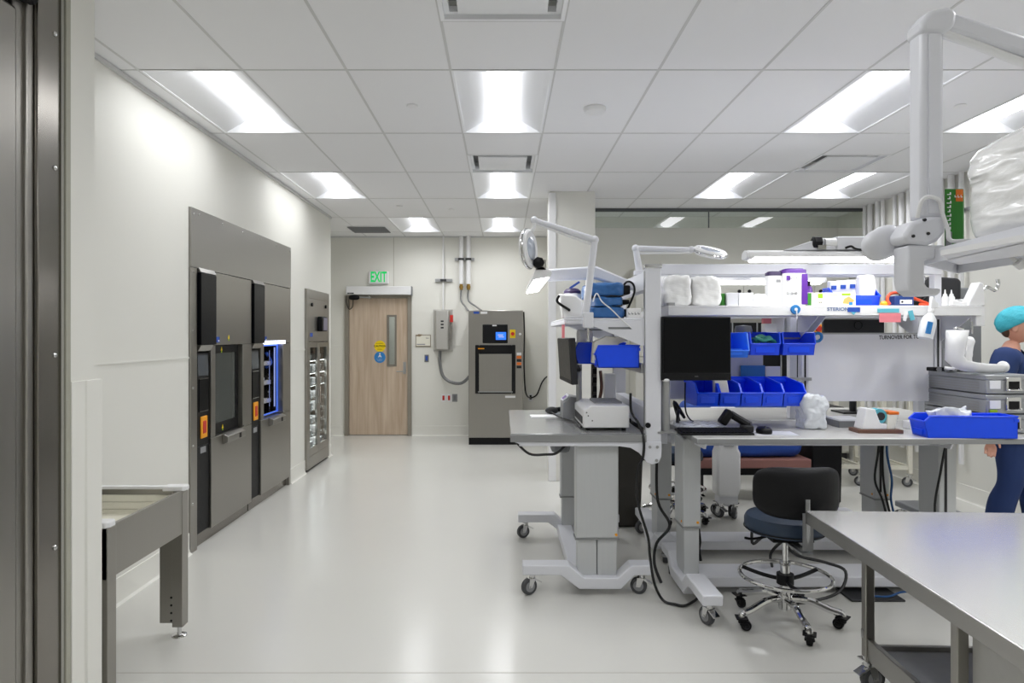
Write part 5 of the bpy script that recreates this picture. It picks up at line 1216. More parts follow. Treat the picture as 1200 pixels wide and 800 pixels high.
# keyboard
t = thing('keyboard', 'black computer keyboard on the front bench below the monitor', 'keyboard', (X_(838, 3.98), 4.0, TB))
k0, k1, ky0, ky1 = X_(797, 3.95), X_(883, 3.95), 3.93, 4.08
MB().prism([(ky0, TB), (ky1, TB), (ky1, TB + .024), (ky0, TB + .012)], 'x', k0, k1).build('base', M['black'], t, bevel=.003)
b = MB()
for r in range(5):
    for c in range(20):
        x = k0 + .012 + c * (k1 - k0 - .024) / 20; y = ky0 + .012 + r * .026
        b.box(x + .001, x + (k1 - k0 - .024) / 20 - .002, y, y + .021, TB + .014 + r * .0022, TB + .021 + r * .0022)
tag(b.build('keys', M['black'], t, bevel=.001), kind='stuff')
# pouch, scanner, mouse
MB().pack(X_(796, 4.2), X_(845, 4.2), 4.12, 4.38, TB, TB + .03, amp=.010, seed=61, e=.4, freq=20).thing('ziplock_pouch', M['film'], 'clear zip pouch lying behind the keyboard', 'pouch', (X_(820, 4.2), 4.25, TB), sharp=80)
t = thing('barcode_scanner', 'black barcode scanner lying tilted behind the right end of the keyboard', 'scanner', (X_(862, 4.1), 4.1, TB), )
MB().tube([(X_(876, 4.1), 4.06, TB + .04), (X_(866, 4.1), 4.1, TB + .075), (X_(857, 4.1), 4.12, TB + .105)], .024).build('grip', M['black'], t)
MB().obox((X_(850.5, 4.12), 4.12, TB + .085), (.05, .07, .10), (0, .6, 0)).build('scanner_head', M['black'], t, bevel=.012)
MB().box(X_(869, 4.06), X_(881, 4.06), 4.02, 4.10, TB, TB + .045).build('cradle', M['dark_grey'], t, bevel=.008)
MB().obox((X_(906, 4.0), 4.0, TB + .0025), (.25, .16, .005), (0, 0, -.08)).thing('mouse_mat', M['lavender'], 'white and blue mouse mat on the front bench', 'mouse mat', (X_(906, 4.0), 4.0, TB))
t = thing('computer_mouse', 'black computer mouse on the mat right of the keyboard', 'mouse', (X_(896, 3.98), 3.98, TB + .005))
MB().ball((X_(896, 3.98), 3.99, TB + .018), (.042, .058, .028), e=.8).build('body', M['black'], t); MB().cyl((X_(896, 3.98) - .004, 3.965, TB + .04), (X_(896, 3.98) + .004, 3.965, TB + .04), .012).build('scroll_wheel', M['dark_grey'], t)
MB().pack(X_(940, 4.2), X_(966, 4.2), 4.15, 4.3, TB, Z_(463, 4.2), amp=.02, seed=71, e=.6, freq=15).thing('crumpled_plastic', M['film'], 'crumpled clear plastic bag at the right end of the lower blue bins', 'bag', (X_(953, 4.2), 4.22, TB), sharp=80)
t = thing('tray_box', 'dark grey tray box under the whiteboard, beside the label dispenser', 'tray', (X_(994, 4.3), 4.3, TB))
MB().box(X_(979.5, 4.3), X_(1010, 4.3), 4.26, 4.45, TB, TB + .05).build('tray', M['mid_grey'], t, bevel=.004); MB().box(X_(979, 4.3), X_(1010.5, 4.3), 4.255, 4.455, TB + .043, TB + .053).build('rim', M['lavender'], t)
MB().box(X_(958, 4.5), X_(1010, 4.5), 4.43, 4.5, TB, TB + .035).thing('cable_tray', M['black'], 'flat black power strip at the back of the front bench', 'power strip', (X_(980, 4.45), 4.46, TB), bevel=.006)
for k, (u, w) in enumerate(((805, .05), (880, .05), (912, .03))):
    pass
# label dispenser
yd = 4.02
t = thing('label_dispenser', 'white label dispenser with teal roll on a brown wooden base', 'dispenser', (X_(1031, yd), yd, TB))
MB().obox((X_(1031.5, yd), yd + .05, TB + .011), (.265, .13, .022), (0, 0, -.06)).build('wooden_base', M['wood_brown'], t, bevel=.003)
MB().prism([(X_(1010, yd), TB + .022), (X_(1040, yd), TB + .022), (X_(1040, yd), TB + .055), (X_(1032, yd), TB + .06), (X_(1026, yd), TB + .145), (X_(1016, yd), TB + .15)], 'y', yd + .0, yd + .1).build('body', M['white'], t, bevel=.006)
MB().prism([(X_(1040, yd), TB + .022), (X_(1049, yd), TB + .022), (X_(1053, yd), TB + .125), (X_(1042, yd), TB + .125)], 'y', yd + .0, yd + .09).build('side_box', M['cream'], t, bevel=.006)
MB().cyl((X_(1033, yd), yd + .02, TB + .10), (X_(1033, yd), yd + .08, TB + .10), .045, seg=30).build('label_roll', M['teal_lbl'], t)
MB().cyl((X_(1034, yd), yd + .012, TB + .10), (X_(1034, yd), yd + .021, TB + .10), .024, seg=24).build('roll_core', M['dark_grey'], t)
MB().box(X_(1041.5, yd), X_(1053.5, yd), yd - .004, yd + .094, TB + .112, TB + .13).build('orange_band', M['orange'], t, bevel=.003)
b = MB().box(X_(1064, 4.2), X_(1082, 4.2), 4.18, 4.26, TB, TB + .05); b.thing('white_box', M['white'], 'small white box behind the long blue bin', 'box', (X_(1073, 4.2), 4.22, TB), bevel=.006)
# long blue bin with film
t = bin_(.16, .515, .125, 'long blue bin lying sideways at the right end of the front bench', (X_(1076, 3.9), 3.915, TB), -PI / 2 - .06, lip=.75, front=.06)
MB().pack(X_(1092, 3.9), X_(1132, 3.9), 3.85, 3.93, TB + .03, TB + .165, amp=.035, seed=81, e=.5, freq=10).thing('film_pouch', M['film'], 'pale blue clear film sticking out of the long blue bin', 'pouch', (X_(1112, 3.96), 3.97, TB + .03), sharp=80)
# sterilization containers
def container(z0, label, yl):
    x0, x1, y0, y1, h = 2.905, 3.20, 4.0, 4.58, .116
    t = thing('steel_container', label, 'container', ((x0 + x1) / 2, (y0 + y1) / 2, z0), 'stacked steel containers')
    MB().box(x0, x1, y0, y1, z0, z0 + h * .72).build('tub', M['steel_c'], t, bevel=.006)
    MB().box(x0 - .003, x1 + .003, y0 - .003, y1 + .003, z0 + h * .72, z0 + h - .002).build('lid', M['steel_c'], t, bevel=.006)
    b = MB()
    for k in range(4): b.box(x0 - .002, x0 + .002, y0 + .06, y1 - .04, z0 + .014 + k * .016, z0 + .017 + k * .016)
    b.build('side_rib', M['steel'], t)
    MB().box(x0 + .02, x0 + .085, y0 - .006, y0, z0 + .03, z0 + .08).build('label_holder', M['paper'], t, bevel=.002)
    if yl: MB().box(x0 + .02, x0 + .065, y0 - .0065, y0 - .001, z0 + .008, z0 + .024).build('yellow_label', M['lime'], t)
    l = MB().box(x0 + .115, x0 + .205, y0 - .012, y0, z0 + .018, z0 + h - .016).build('latch_plate', M['chrome'], t, bevel=.004)
    MB().box(x0 + .13, x0 + .19, y0 - .016, y0 - .010, z0 + .03, z0 + h - .04).build('latch_recess', M['black'], l)
    MB().tube([(x0 + .12, y0 - .014, z0 + .03), (x0 + .13, y0 - .03, z0 + .025), (x0 + .19, y0 - .03, z0 + .025), (x0 + .20, y0 - .014, z0 + .03)], .004).build('latch_bail', M['chrome'], l)
    MB().box(x0 + .24, x0 + .25, y0 - .006, y0, z0 + .01, z0 + h - .01).build('corner_strip', M['steel'], t)
M['steel_c'] = mat('container aluminium', '#a7a9ac', .38, .7, vary=.04, scale=5, stretch=(1, 20, 20))
for k in range(3): container(TB + .001 + k * .119, 'grey metal sterilization container, %s of the stack of three' % ('bottom', 'middle', 'top')[k], k == 1)
zc = TB + .001 + 3 * .119 
b = MB(); b.box(2.80, 2.90 + .15, 4.32, 4.40, zc, zc + .025)
t = b.thing('knob_strip', M['black'], 'black strip with star knobs lying on the top steel container', 'strip', (2.93, 4.36, zc), bevel=.004)
b = MB()
for k in range(5): b.lathe([(.018, 0), (.018, .006), (0, .008)], (2.83 + k * .05, 4.318, zc + .013), (0, -1, 0), 5)
b.build('star_knob', M['grey'], t)
# white boot splint: foot shell towards the right, calf shell standing
def splint():
    t = thing('leg_splint', 'white plastic boot-shaped leg splint lying on the steel containers', 'splint', (3.0, 4.1, zc))
    yq = 4.06
    b = MB()
    n = 14; sec = []
    path = [(2.94, zc + .29, .075), (2.925, zc + .20, .072), (2.91, zc + .11, .068), (2.93, zc + .06, .062), (2.985, zc + .045, .056), (3.06, zc + .038, .052), (3.13, zc + .034, .05), (3.18, zc + .036, .046)]
    path = [(X_(1131, yq), zc + .265, .065, 0), (X_(1129, yq), zc + .18, .06, .15), (X_(1127, yq), zc + .10, .056, .45), (X_(1133, yq), zc + .065, .05, .95), (X_(1146, yq), zc + .05, .047, 1.35), (X_(1162, yq), zc + .042, .044, 1.45), (X_(1178, yq), zc + .040, .04, 1.5), (X_(1184, yq), zc + .040, .034, 1.55)]
    for sgn, rs in ((1, 1.0), (-1, .86)):
        prev = None; rings = []
        for (x, z, r, a) in path:
            ring = []
            for k in range(n + 1):
                ph = PI * (k / n) * 1.25 - PI * .125
                # open trough: normal side points up/right
                lx, ly = -math.sin(ph) * r * rs, math.cos(ph) * r * 1.05 * rs
                nx, nz = math.cos(a), math.sin(a)
                ring.append(b.bm.verts.new((x + lx * nx + .0, yq + ly + .06, z + lx * nz)))
            rings.append(ring)
        for i in range(len(rings) - 1):
            for k in range(n):
                b.bm.faces.new((rings[i][k], rings[i][k + 1], rings[i + 1][k + 1], rings[i + 1][k]))
    o = b.build('shell', M['white'], t, sharp=70)
    so = o.modifiers.new('solid', 'SOLIDIFY'); so.thickness = .004
    MB().ball((X_(1184, yq), yq + .06, zc + .038), (.02, .05, .036)).build('toe_cap', M['white'], t)
    MB().pack(X_(1136, yq), X_(1146, yq), yq + .03, yq + .10, zc + .06, zc + .22, amp=.01, seed=91, e=.4).build('liner', M['paper'], t, sharp=80)
    MB().tube([(X_(1125, yq), yq + .05, zc + .275), (X_(1128, yq), yq + .05, zc + .28), (X_(1136, yq), yq + .05, zc + .272)], .006).build('top_bar', M['chrome'], t)
    MB().tube([(X_(1112, yq), yq + .04, zc + .035), (X_(1117, yq), yq + .03, zc + .03), (X_(1123, yq), yq + .04, zc + .03)], .009).build('strap', M['white'], t)
splint()
# cables under and behind
cab([(2.70, 4.05, TB - .05), (2.66, 4.04, .75), (2.63, 4.05, .5), (2.66, 4.0, .25), (2.60, 3.95, .12)], .007, 'cable', 'black cable hanging down the right front leg of the front bench')
for k, (dx, m, lb) in enumerate(((0, 'cable', 'black cable hanging at the right rear leg, left strand'), (.03, 'cable', 'black cable hanging at the right rear leg, middle strand'), (.06, 'cable_blue', 'blue cable hanging at the right rear leg'))):
    x = 2.69 + dx
    cab([(x, 4.74, TB - .04), (x - .02, 4.73, .75), (x - .05 + dx, 4.72, .55), (x + .01, 4.73, .4), (x + .05, 4.72, .22)], .008, m, lb)
cab([(1.35, 4.0, .12), (1.7, 3.9, .115), (1.62, 3.98, .3), (1.60, 4.0, .42), (1.72, 4.0, .36), (1.78, 4.02, .33), (1.9, 4.04, .30), (1.92, 4.06, .115)], .008, 'cable', 'black cable looping behind the stool under the front bench') if False else None
cab([(1.55, 4.12, .45), (1.53, 4.08, .30), (1.60, 4.1, .33), (1.68, 4.1, .37), (1.78, 4.06, .24), (1.95, 4.02, .20), (2.05, 3.98, .16), (1.98, 3.92, .06), (1.8, 3.90, .012), (1.62, 3.88, .012)], .009, 'cable', 'black cable tangle hanging behind the stool')
cab([(1.86, 4.15, .48), (1.86, 4.12, .36), (1.80, 4.1, .32), (1.72, 4.1, .30), (1.66, 4.12, .22), (1.7, 4.2, .115)], .009, 'cable', 'black cable hanging right of the stool seat')
cab([(2.6, 4.0, .109), (2.5, 3.95, .06), (2.38, 3.97, .04), (2.28, 3.93, .03), (2.18, 3.95, .025)], .006, 'cable_blue', 'thin blue cable from the cross rail down to the dark floor mat')
cab([(1.10, 4.7, TB - .05), (1.07, 4.62, .7), (1.05, 4.5, .45), (1.12, 4.46, .30), (1.02, 4.4, .2), (.98, 4.3, .1), (1.0, 4.2, .012)], .010, 'cable', 'black cables looping between the two left bench legs')
cab([(1.23, 4.2, .40), (1.245, 4.2, .28), (1.24, 4.2, .22), (1.25, 4.2, .15)], .009, 'cable', 'short black cable on the left front leg of the front bench')
cab([(1.03, 4.05, TB + .05), (1.02, 4.1, TB + .09), (1.08, 4.2, TB + .05), (1.05, 4.3, TB + .12), (1.12, 4.35, TB + .02)], .010, 'cable', 'black cables bundled on the bench behind the front post') if False else None
cab([(1.13, 4.3, TB + .02), (1.15, 4.35, TB + .10), (1.2, 4.4, TB + .05), (1.14, 4.42, TB + .15), (1.18, 4.45, TB + .02)], .011, 'cable', 'black cables bundled on the front bench beside the monitor pole')
cab([(X_(803, 4.4), 4.4, TB + .28), (X_(803, 4.4), 4.4, TB + .12), (X_(806, 4.4), 4.38, TB + .05), (X_(812, 4.4), 4.3, TB + .012)], .005, 'cable', 'thin black cord hanging behind the monitor pole')
# things under / behind the benches
t = thing('draped_cart', 'low cart under a cobalt blue cloth behind the workbenches', 'cart', (2.35, 6.45, 0))
MB().pack(1.75, 2.82, 6.2, 6.75, .425, .94, amp=.012, seed=101, e=.3, freq=6).build('cloth', M['cobalt'], t, sharp=80)
MB().box(1.72, 2.86, 6.16, 6.78, .34, .425).build('deck', M['terracotta'], t, bevel=.01)
MB().box(1.74, 2.84, 6.2, 6.74, .27, .34).build('base', M['black'], t)
for x in (1.85, 2.72):
    for y in (6.26, 6.68): MB().box(x - .03, x + .03, y - .03, y + .03, .1, .28).build('leg', M['dark_grey'], t); caster(t, x, y, 0, .5)
t = thing('waste_bin', 'tall black bin beside the cobalt draped cart', 'waste bin', (2.98, 6.4, 0))
MB().prism([(2.92, 0), (3.18, 0), (3.20, .85), (2.90, .85)], 'y', 6.25, 6.55).build('body', M['black'], t, bevel=.01); MB().box(2.89, 3.21, 6.24, 6.56, .85, .9).build('lid', M['black'], t, bevel=.01)
t = thing('device_stand', 'white rounded device pedestal on casters under the front bench', 'device stand', (1.83, 5.62, 0))
MB().prism([(1.745, .90), (1.925, .90), (1.92, .60), (1.94, .56), (1.94, .26), (1.92, .19), (1.74, .19), (1.735, .25), (1.735, .56), (1.75, .60)], 'y', 5.56, 5.72).build('body', M['white'], t, bevel=.02)
MB().box(1.79, 1.88, 5.55, 5.57, .62, .80).build('panel_door', M['lavender'], t, bevel=.01)
MB().box(1.72, 1.96, 5.54, 5.76, .88, .94).build('head', M['lavender'], t, bevel=.02)
for x in (1.78, 1.90): 
    for y in (5.6, 5.68): caster(t, x, y, 0, 2.6 if x > 1.8 else .6)
MB().cyl((1.84, 5.64, .1), (1.84, 5.64, .22), .03).box(1.76, 1.92, 5.58, 5.70, .12, .2).build('base', M['lavender'], t)
t.location.x += .10; t.location.y += .13
def cart(x0, x1, y0, y1, label, top):
    t = thing('wire_cart', label, 'cart', ((x0 + x1) / 2, (y0 + y1) / 2, 0), 'white framed carts')
    for x in (x0, x1):
        for y in (y0, y1):
            MB().box(x - .02, x + .02, y - .02, y + .02, .14, top).build('leg', M['cream'], t, bevel=.003); caster(t, x, y, 0, .9, 'bench')
    for z in (.20, top - .02, (top + .2) / 2):
        f = MB(); f.box(x0, x1, y0 - .012, y0 + .012, z - .02, z + .02); f.box(x0, x1, y1 - .012, y1 + .012, z - .02, z + .02); f.box(x0 - .012, x0 + .012, y0, y1, z - .02, z + .02); f.box(x1 - .012, x1 + .012, y0, y1, z - .02, z + .02)
        for k in range(1, 5): f.box(x0 + (x1 - x0) * k / 5 - .006, x0 + (x1 - x0) * k / 5 + .006, y0, y1, z - .006, z + .006)
        f.build('shelf', M['cream'], t)
cart(3.48, 3.75, 6.95, 7.5, 'white framed cart behind the right bench legs, left of two', 1.0)
cart(3.95, 4.22, 6.9, 7.45, 'white framed cart against the right wall, seen under the bench', 1.0)
MB().prism([(3.52, .24), (3.62, .24), (3.60, .60), (3.55, .62)], 'y', 7.1, 7.4).thing('black_bag', M['black'], 'black bag resting on the white cart under the bench', 'bag', (3.57, 7.25, .24), bevel=.02)
# grey tall equipment trolley behind the right end
ye = 5.35
x0, x1 = X_(1097, ye), X_(1151, ye)
t = thing('equipment_trolley', 'tall mid-grey equipment trolley with rounded top behind the right shelf end', 'trolley', ((x0 + x1) / 2, ye + .2, 0))
MB().box(x0, x1, ye, ye + .25, 1.02, Z_(337, ye)).build('cabinet', M['mid_grey'], t, bevel=.015)
MB().box(x0 - .02, x0 + .09, ye + .06, ye + .2, .13, 1.02).build('mast', M['mid_grey'], t, bevel=.01)
MB().box(x0 - .1, x0 + .22, ye - .02, ye + .4, .10, .15).build('base', M['mid_grey'], t, bevel=.01)
MB().box(x0 + .05, x1 - .15, ye - .01, ye, 1.10, Z_(408, ye)).build('front_panel', M['grey'], t)
MB().prism([(X_(1076, ye), Z_(356, ye)), (X_(1122, ye), Z_(356, ye)), (X_(1122, ye), Z_(330, ye)), (X_(1119, ye), Z_(326.5, ye)), (X_(1086, ye), Z_(324, ye)), (X_(1080, ye), Z_(330, ye))], 'y', ye - .05, ye + .3).build('monitor_hood', M['dark_grey'], t, bevel=.02)
for x in (x0 - .06, x0 + .18):
    for y in (ye + .04, ye + .34): caster(t, x, y, -.02, .7)
# black equipment racks at the back, with stop knob
ye = 7.05
x0, x1 = X_(852, ye), X_(962, ye)
t = thing('black_rack', 'black equipment rack with steel top rail behind the upper blue bins', 'rack', ((x0 + x1) / 2, ye + .2, .9))
MB().box(x0, x1, ye, ye + .4, .90, Z_(378, ye)).build('cabinet', M['black'], t)
MB().box(x0, x1, ye - .01, ye + .4, Z_(378, ye), Z_(372, ye)).build('top_rail', M['steel'], t)
for u in (858, 887, 915, 943): MB().box(X_(u, ye) - .006, X_(u, ye) + .006, ye - .012, ye, .9, Z_(378, ye)).build('divider', M['aluminium'], t)
MB().lathe([(.045, 0), (.045, -.008), (.03, -.012), (.03, -.04), (0, -.042)], (X_(958, ye), ye, Z_(385, ye)), (0, 1, 0)).build('stop_knob', M['red'], t)
MB().torus((X_(958, ye), ye - .01, Z_(385, ye)), .042, .014, (0, 1, 0)).build('knob_ring', M['amber'], t)
for x in (x0 + .04, x1 - .04):
    for y in (ye + .04, ye + .36): MB().box(x - .02, x + .02, y - .02, y + .02, 0, .9).build('leg', M['dark_grey'], t)
# mat on the floor
MB().box(X_(990, 4.0), X_(1052, 4.0), 3.92, 4.12, 0, .012).thing('floor_mat', M['floor_mat'], 'small dark mat on the floor behind the stool', 'mat', (2.2, 4.02, 0), bevel=.004)
# ================================================================= STOOLS
def stool(label, loc, rz, base_rz, seat_z=.50, back=True):
    t = thing('lab_stool', label, 'stool', (0, 0, 0), 'rolling lab stools')
    s = MB().lathe([(.17, 0), (.20, .006), (.212, .03), (.212, .065), (.20, .088), (.15, .097), (0, .10)], (0, 0, seat_z), seg=40).build('seat', M['navy'], t)
    MB().torus((0, 0, seat_z + .02), .2125, .0035).build('piping', M['black_vinyl'], s)
    MB().box(-.11, .11, -.11, .11, seat_z - .03, seat_z + .002).build('seat_plate', M['black'], t, bevel=.004)
    MB().tube([(-.07, .02, seat_z - .03), (-.16, .03, seat_z - .05), (-.21, .03, seat_z - .045)], .007).build('height_lever', M['black'], t)
    if back:
        n = 18; b = MB()
        W, Hh = .225, .132
        rings = []
        front = []; 
        for j in range(13):
            a = -1 + 2 * j / 12
            row = []
            for i in range(n + 1):
                q = -1 + 2 * i / n
                row.append((q, a))
            rings.append(row)
        def P(q, a, d):
            # superellipse outline
            k = max((abs(q) ** 4 + abs(a) ** 4) ** .25, 1e-6); m = max(abs(q), abs(a)); f = m / k if k else 1
            qq, aa = q * f, a * f
            x = qq * W; z = seat_z + .26 + aa * Hh
            edge = 1 - m ** 6
            y = -.235 + .10 * (qq ** 2) + d * (.012 + .024 * edge)
            return (x, y, z)
        vf = [[b.bm.verts.new(P(q, a, 1)) for q, a in row] for row in rings]
        vb = [[b.bm.verts.new(P(q, a, -1)) for q, a in row] for row in rings]
        for vv in (vf, vb):
            for j in range(12):
                for i in range(n): b.bm.faces.new((vv[j][i], vv[j][i + 1], vv[j + 1][i + 1], vv[j + 1][i]))
        edge_f = vf[0] + [r[-1] for r in vf[1:]] + vf[-1][::-1][1:] + [r[0] for r in vf[::-1][1:-1]]
        edge_b = vb[0] + [r[-1] for r in vb[1:]] + vb[-1][::-1][1:] + [r[0] for r in vb[::-1][1:-1]]
        m = len(edge_f)
        for i in range(m): b.bm.faces.new((edge_f[i], edge_f[(i + 1) % m], edge_b[(i + 1) % m], edge_b[i]))
        b.build('backrest', M['black_vinyl'], t, sharp=60)
        MB().tube([(0, .0, seat_z - .035), (0, -.16, seat_z - .04), (0, -.245, seat_z - .02), (0, -.268, seat_z + .05), (0, -.27, seat_z + .24)], .012).box(-.026, .026, -.276, -.268, seat_z - .02, seat_z + .17).box(-.03, .03, -.27, -.02, seat_z - .044, seat_z - .034).build('back_bracket', M['aluminium'], t)
    MB().cyl((0, 0, .30), (0, 0, seat_z - .03), .015).cyl((0, 0, .10), (0, 0, .33), .026).cyl((0, 0, .32), (0, 0, .335), .03).build('gas_column', M['chrome'], t)
    r = MB().torus((0, 0, .26), .235, .0105, seg=56).build('foot_ring', M['chrome'], t)
    b = MB()
    for k in range(3):
        a = 2 * PI * k / 3 + .4; b.tube([(0, 0, .235), (.12 * math.cos(a), .12 * math.sin(a), .24), (.235 * math.cos(a), .235 * math.sin(a), .26)], .011)
    b.cyl((0, 0, .215), (0, 0, .27), .045); b.build('ring_spider', M['black'], r)
    for k in range(5):
        a = 2 * PI * k / 5 + base_rz; c, s_ = math.cos(a), math.sin(a)
        l = MB().tube([(.02 * c, .02 * s_, .135), (.12 * c, .12 * s_, .135), (.22 * c, .22 * s_, .10), (.275 * c, .275 * s_, .085), (.285 * c, .285 * s_, .062)], .019, 10)
        l.build('base_leg', M['chrome'], t)
        caster(t, .285 * c, .285 * s_, 0, a + 1.1, 'small')
    MB().cyl((0, 0, .08), (0, 0, .16), .036).build('base_hub', M['chrome'], t)
    t.location = loc; t.rotation_euler = (0, 0, rz); ORG[t.name] = tuple(loc)
    return t
stool('navy round stool with black backrest and chrome base in front of the front bench', (1.545, 3.64, 0), .0, .95)
stool('navy round stool on the far side of the rear bench, seen under the benches', (1.50, 5.72, 0), 2.6, .3, .50, True)

# ================================================================= STEEL TABLE IN FRONT
t = thing('steel_table', 'stainless steel table on casters in the right front corner, bare pale top', 'table', (0, 0, 0))
TZ = .715; Wd, Ln = 1.05, 1.95
MB().box(0, Wd, -Ln, 0, TZ - .006, TZ).build('tabletop', M['steel_pale'], t, bevel=.003)
b = MB(); b.box(0, .004, -Ln, 0, TZ - .062, TZ - .004); b.box(0, Wd, -.004, 0, TZ - .062, TZ - .004); b.box(Wd - .004, Wd, -Ln, 0, TZ - .062, TZ - .004); b.box(0, Wd, -Ln, -Ln + .004, TZ - .062, TZ - .004)
b.build('apron', M['steel_h'], t)
LI = .15
xs_, ys_ = (LI, Wd - LI), (-.36, -Ln + .25)
for x in xs_:
    for y in (-.30, -.93, -Ln + .2):
        MB().box(x - .02, x + .02, y - .02, y + .02, .135, TZ - .006).build('leg', M['steel'], t, bevel=.004)
        if y in (-.30, -Ln + .2):
            caster(t, x, y, 0, -1.35, 'mid')
            MB().cyl((x, y, .13), (x, y, .155), .024).build('caster_collar', M['chrome'], t)
    MB().box(x - .012, x + .012, -Ln + .2, -.28, .14, .235).build('side_rail', M['steel_h'], t, bevel=.003)
    MB().box(x - .026, x - .018, -.31, -.29, .235, .27).build('rail_clip', M['chrome'], t)
MB().box(LI, Wd - LI, -.31, -.29, .15, .20).build('end_rail', M['steel_h'], t); MB().box(LI, Wd - LI, -Ln + .19, -Ln + .21, .15, .20).build('end_rail', M['steel_h'], t)
MB().box(LI + .015, Wd - LI - .015, -.97, -.31, .172, .18).build('under_shelf', M['galv'], t)
MB().box(LI + .025, Wd - LI, -Ln + .2, -.96, .16, TZ - .07).build('side_cabinet', mat('pale grey panel', '#b9b8b4', .45), t)
t.location = (X_(944, F * (EYE - TZ) / 205), F * (EYE - TZ) / 205, 0); t.rotation_euler = (0, 0, -.042)

# ================================================================= NEAR SHELF at the right edge with magnifier lamp
ZS = 1.79
t = thing('overhead_shelf', 'near white shelf at the right edge, seen from below, carrying a wrapped pack', 'shelf', (1.25, 1.4, 0))
poly = [(1.113, 1.75), (1.36, 1.99), (1.30, 1.45), (1.17, .55), (.93, .55)]
MB().prism(poly, 'z', ZS - .008, ZS).build('shelf_board', M['lavender'], t, bevel=.001)
b = MB()
def wallseg(p, q, z0, z1, th=.006):
    d = (Vector(q) - Vector(p)).normalized(); nrm = Vector((-d.y, d.x)) * th
    b.prism([p, q, (q[0] + nrm.x, q[1] + nrm.y), (p[0] + nrm.x, p[1] + nrm.y)], 'z', z0, z1)
wallseg(poly[4], poly[0], ZS - .034, ZS); wallseg(poly[0], poly[1], ZS - .034, ZS - .001); wallseg(poly[1], poly[2], ZS - .034, ZS - .001); wallseg(poly[2], poly[3], ZS - .034, ZS - .001)
b.build('shelf_lip', M['lavender'], t)
MB().prism([(1.02, .7), (1.02, 1.55), (1.2, 1.75), (1.22, 1.4), (1.12, .7)], 'z', ZS - .034, ZS - .022).build('under_tray', M['white'], t)
for (x, y) in ((1.0, .56), (1.15, .56)): MB().box(x - .02, x + .02, y - .0, y + .04, 0, ZS - .03).build('post', M['aluminium'], t, bevel=.003)
MB().box(.90, 1.24, .3, .62, 0, .03).build('base_plate', M['lavender'], t, bevel=.004)
# clamp and lamp
yl = 1.72
t = thing('magnifier_lamp', 'large near white lamp arm clamped to the shelf, leaving the frame at the top right', 'lamp', (X_(1088, yl), yl, ZS), 'magnifier lamps')
def U(u): return X_(u, yl - .03)
def V(v): return Z_(v, yl - .03)
MB().prism([(U(1064), V(287)), (U(1109), V(287)), (U(1107), V(303)), (U(1084), V(303)), (U(1084), V(331)), (U(1088), V(337)), (U(1103), V(338)), (U(1103), V(343)), (U(1098), V(346)), (U(1075), V(346)), (U(1067), V(340)), (U(1064), V(330))], 'y', yl - .03, yl + .035).build('clamp', M['lavender'], t, bevel=.006)
MB().prism([(U(1058), V(281)), (U(1060), V(272)), (U(1068), V(260)), (U(1090), V(253)), (U(1106), V(253)), (U(1108), V(272)), (U(1098), V(283)), (U(1086), V(288)), (U(1064), V(285))], 'y', yl - .035, yl + .04).build('swivel_body', M['lavender'], t, bevel=.01)
b = MB()
for (u, v) in ((1082, 258), (1068.5, 277), (1086, 274)): b.cyl((U(u), yl - .038, V(v)), (U(u), yl - .03, V(v)), .004)
b.build('screw', M['dark_grey'], t)
MB().ball((U(1058), yl + .06, V(279)), (.055, .028, .042), (0, -.5, 0), e=.8).build('spring_cover', M['lavender'], t)
p0, p1, p2 = (U(1094), yl, V(258)), (U(1094), yl, V(24)), (U(1250), yl - .05, V(66))
MB().box(U(1080.5), U(1107.5), yl - .03, yl + .03, V(256), V(26)).build('lower_arm', M['lavender'], t, bevel=.012)
MB().box(U(1088), U(1101), yl - .034, yl - .029, V(250), V(40)).build('arm_channel', M['lavender'], t)
MB().prism([(U(1079), V(40)), (U(1079), V(26)), (U(1090), V(12)), (U(1112), V(7)), (U(1122), V(14)), (U(1120), V(30)), (U(1107), V(40))], 'y', yl - .035, yl + .035).build('elbow_joint', M['lavender'], t, bevel=.012)
d = (Vector(p2) - Vector((U(1105), yl, V(20)))); ang = math.atan2(d.z, d.x)
MB().obox(((U(1105) + p2[0]) / 2, yl, (V(20) + p2[2]) / 2), (d.length, .05, .05), (0, -ang, 0)).build('upper_arm', M['lavender'], t, bevel=.012)
MB().cyl((U(1112), yl - .01, V(34)), (p2[0], yl - .01, p2[2] - .045), .011).build('spring_rod', M['white'], t)
MB().lathe([(.06, -.02), (.11, -.022), (.115, 0), (.11, .022), (.06, .02), (0, .012)], (p2[0] + .12, yl - .05, p2[2] - .10), (.1, -.2, .97), 36).build('lamp_head', M['white'], t)
MB().cyl((p2[0], yl - .02, p2[2]), (p2[0] + .08, yl - .04, p2[2] - .08), .014).build('neck', M['white'], t)
cab([(U(1072), yl - .04, V(256)), (U(1074), yl - .05, V(238)), (U(1084), yl - .045, V(232)), (U(1096), yl - .045, V(236)), (U(1101), yl - .04, V(250)), (U(1106), yl - .045, V(270)), (U(1108), yl - .05, V(283)), (U(1128), yl - .06, V(284)), (U(1142), yl - .10, V(292)), (U(1152), yl - .14, V(312))], .005, 'cable_white', 'thin white lamp cord looping over the near clamp')
t = thing('cord_plug', 'white cord plug with blue tip hanging in front of the near shelf', 'plug', (U(1155), yl - .16, V(316)))
MB().cyl((U(1153), yl - .14, V(312)), (U(1159), yl - .14, V(317)), .012).build('plug', M['white'], t); MB().cyl((U(1159), yl - .14, V(316)), (U(1164), yl - .14, V(316)), .006).build('blue_tip', M['blue_lbl'], t)
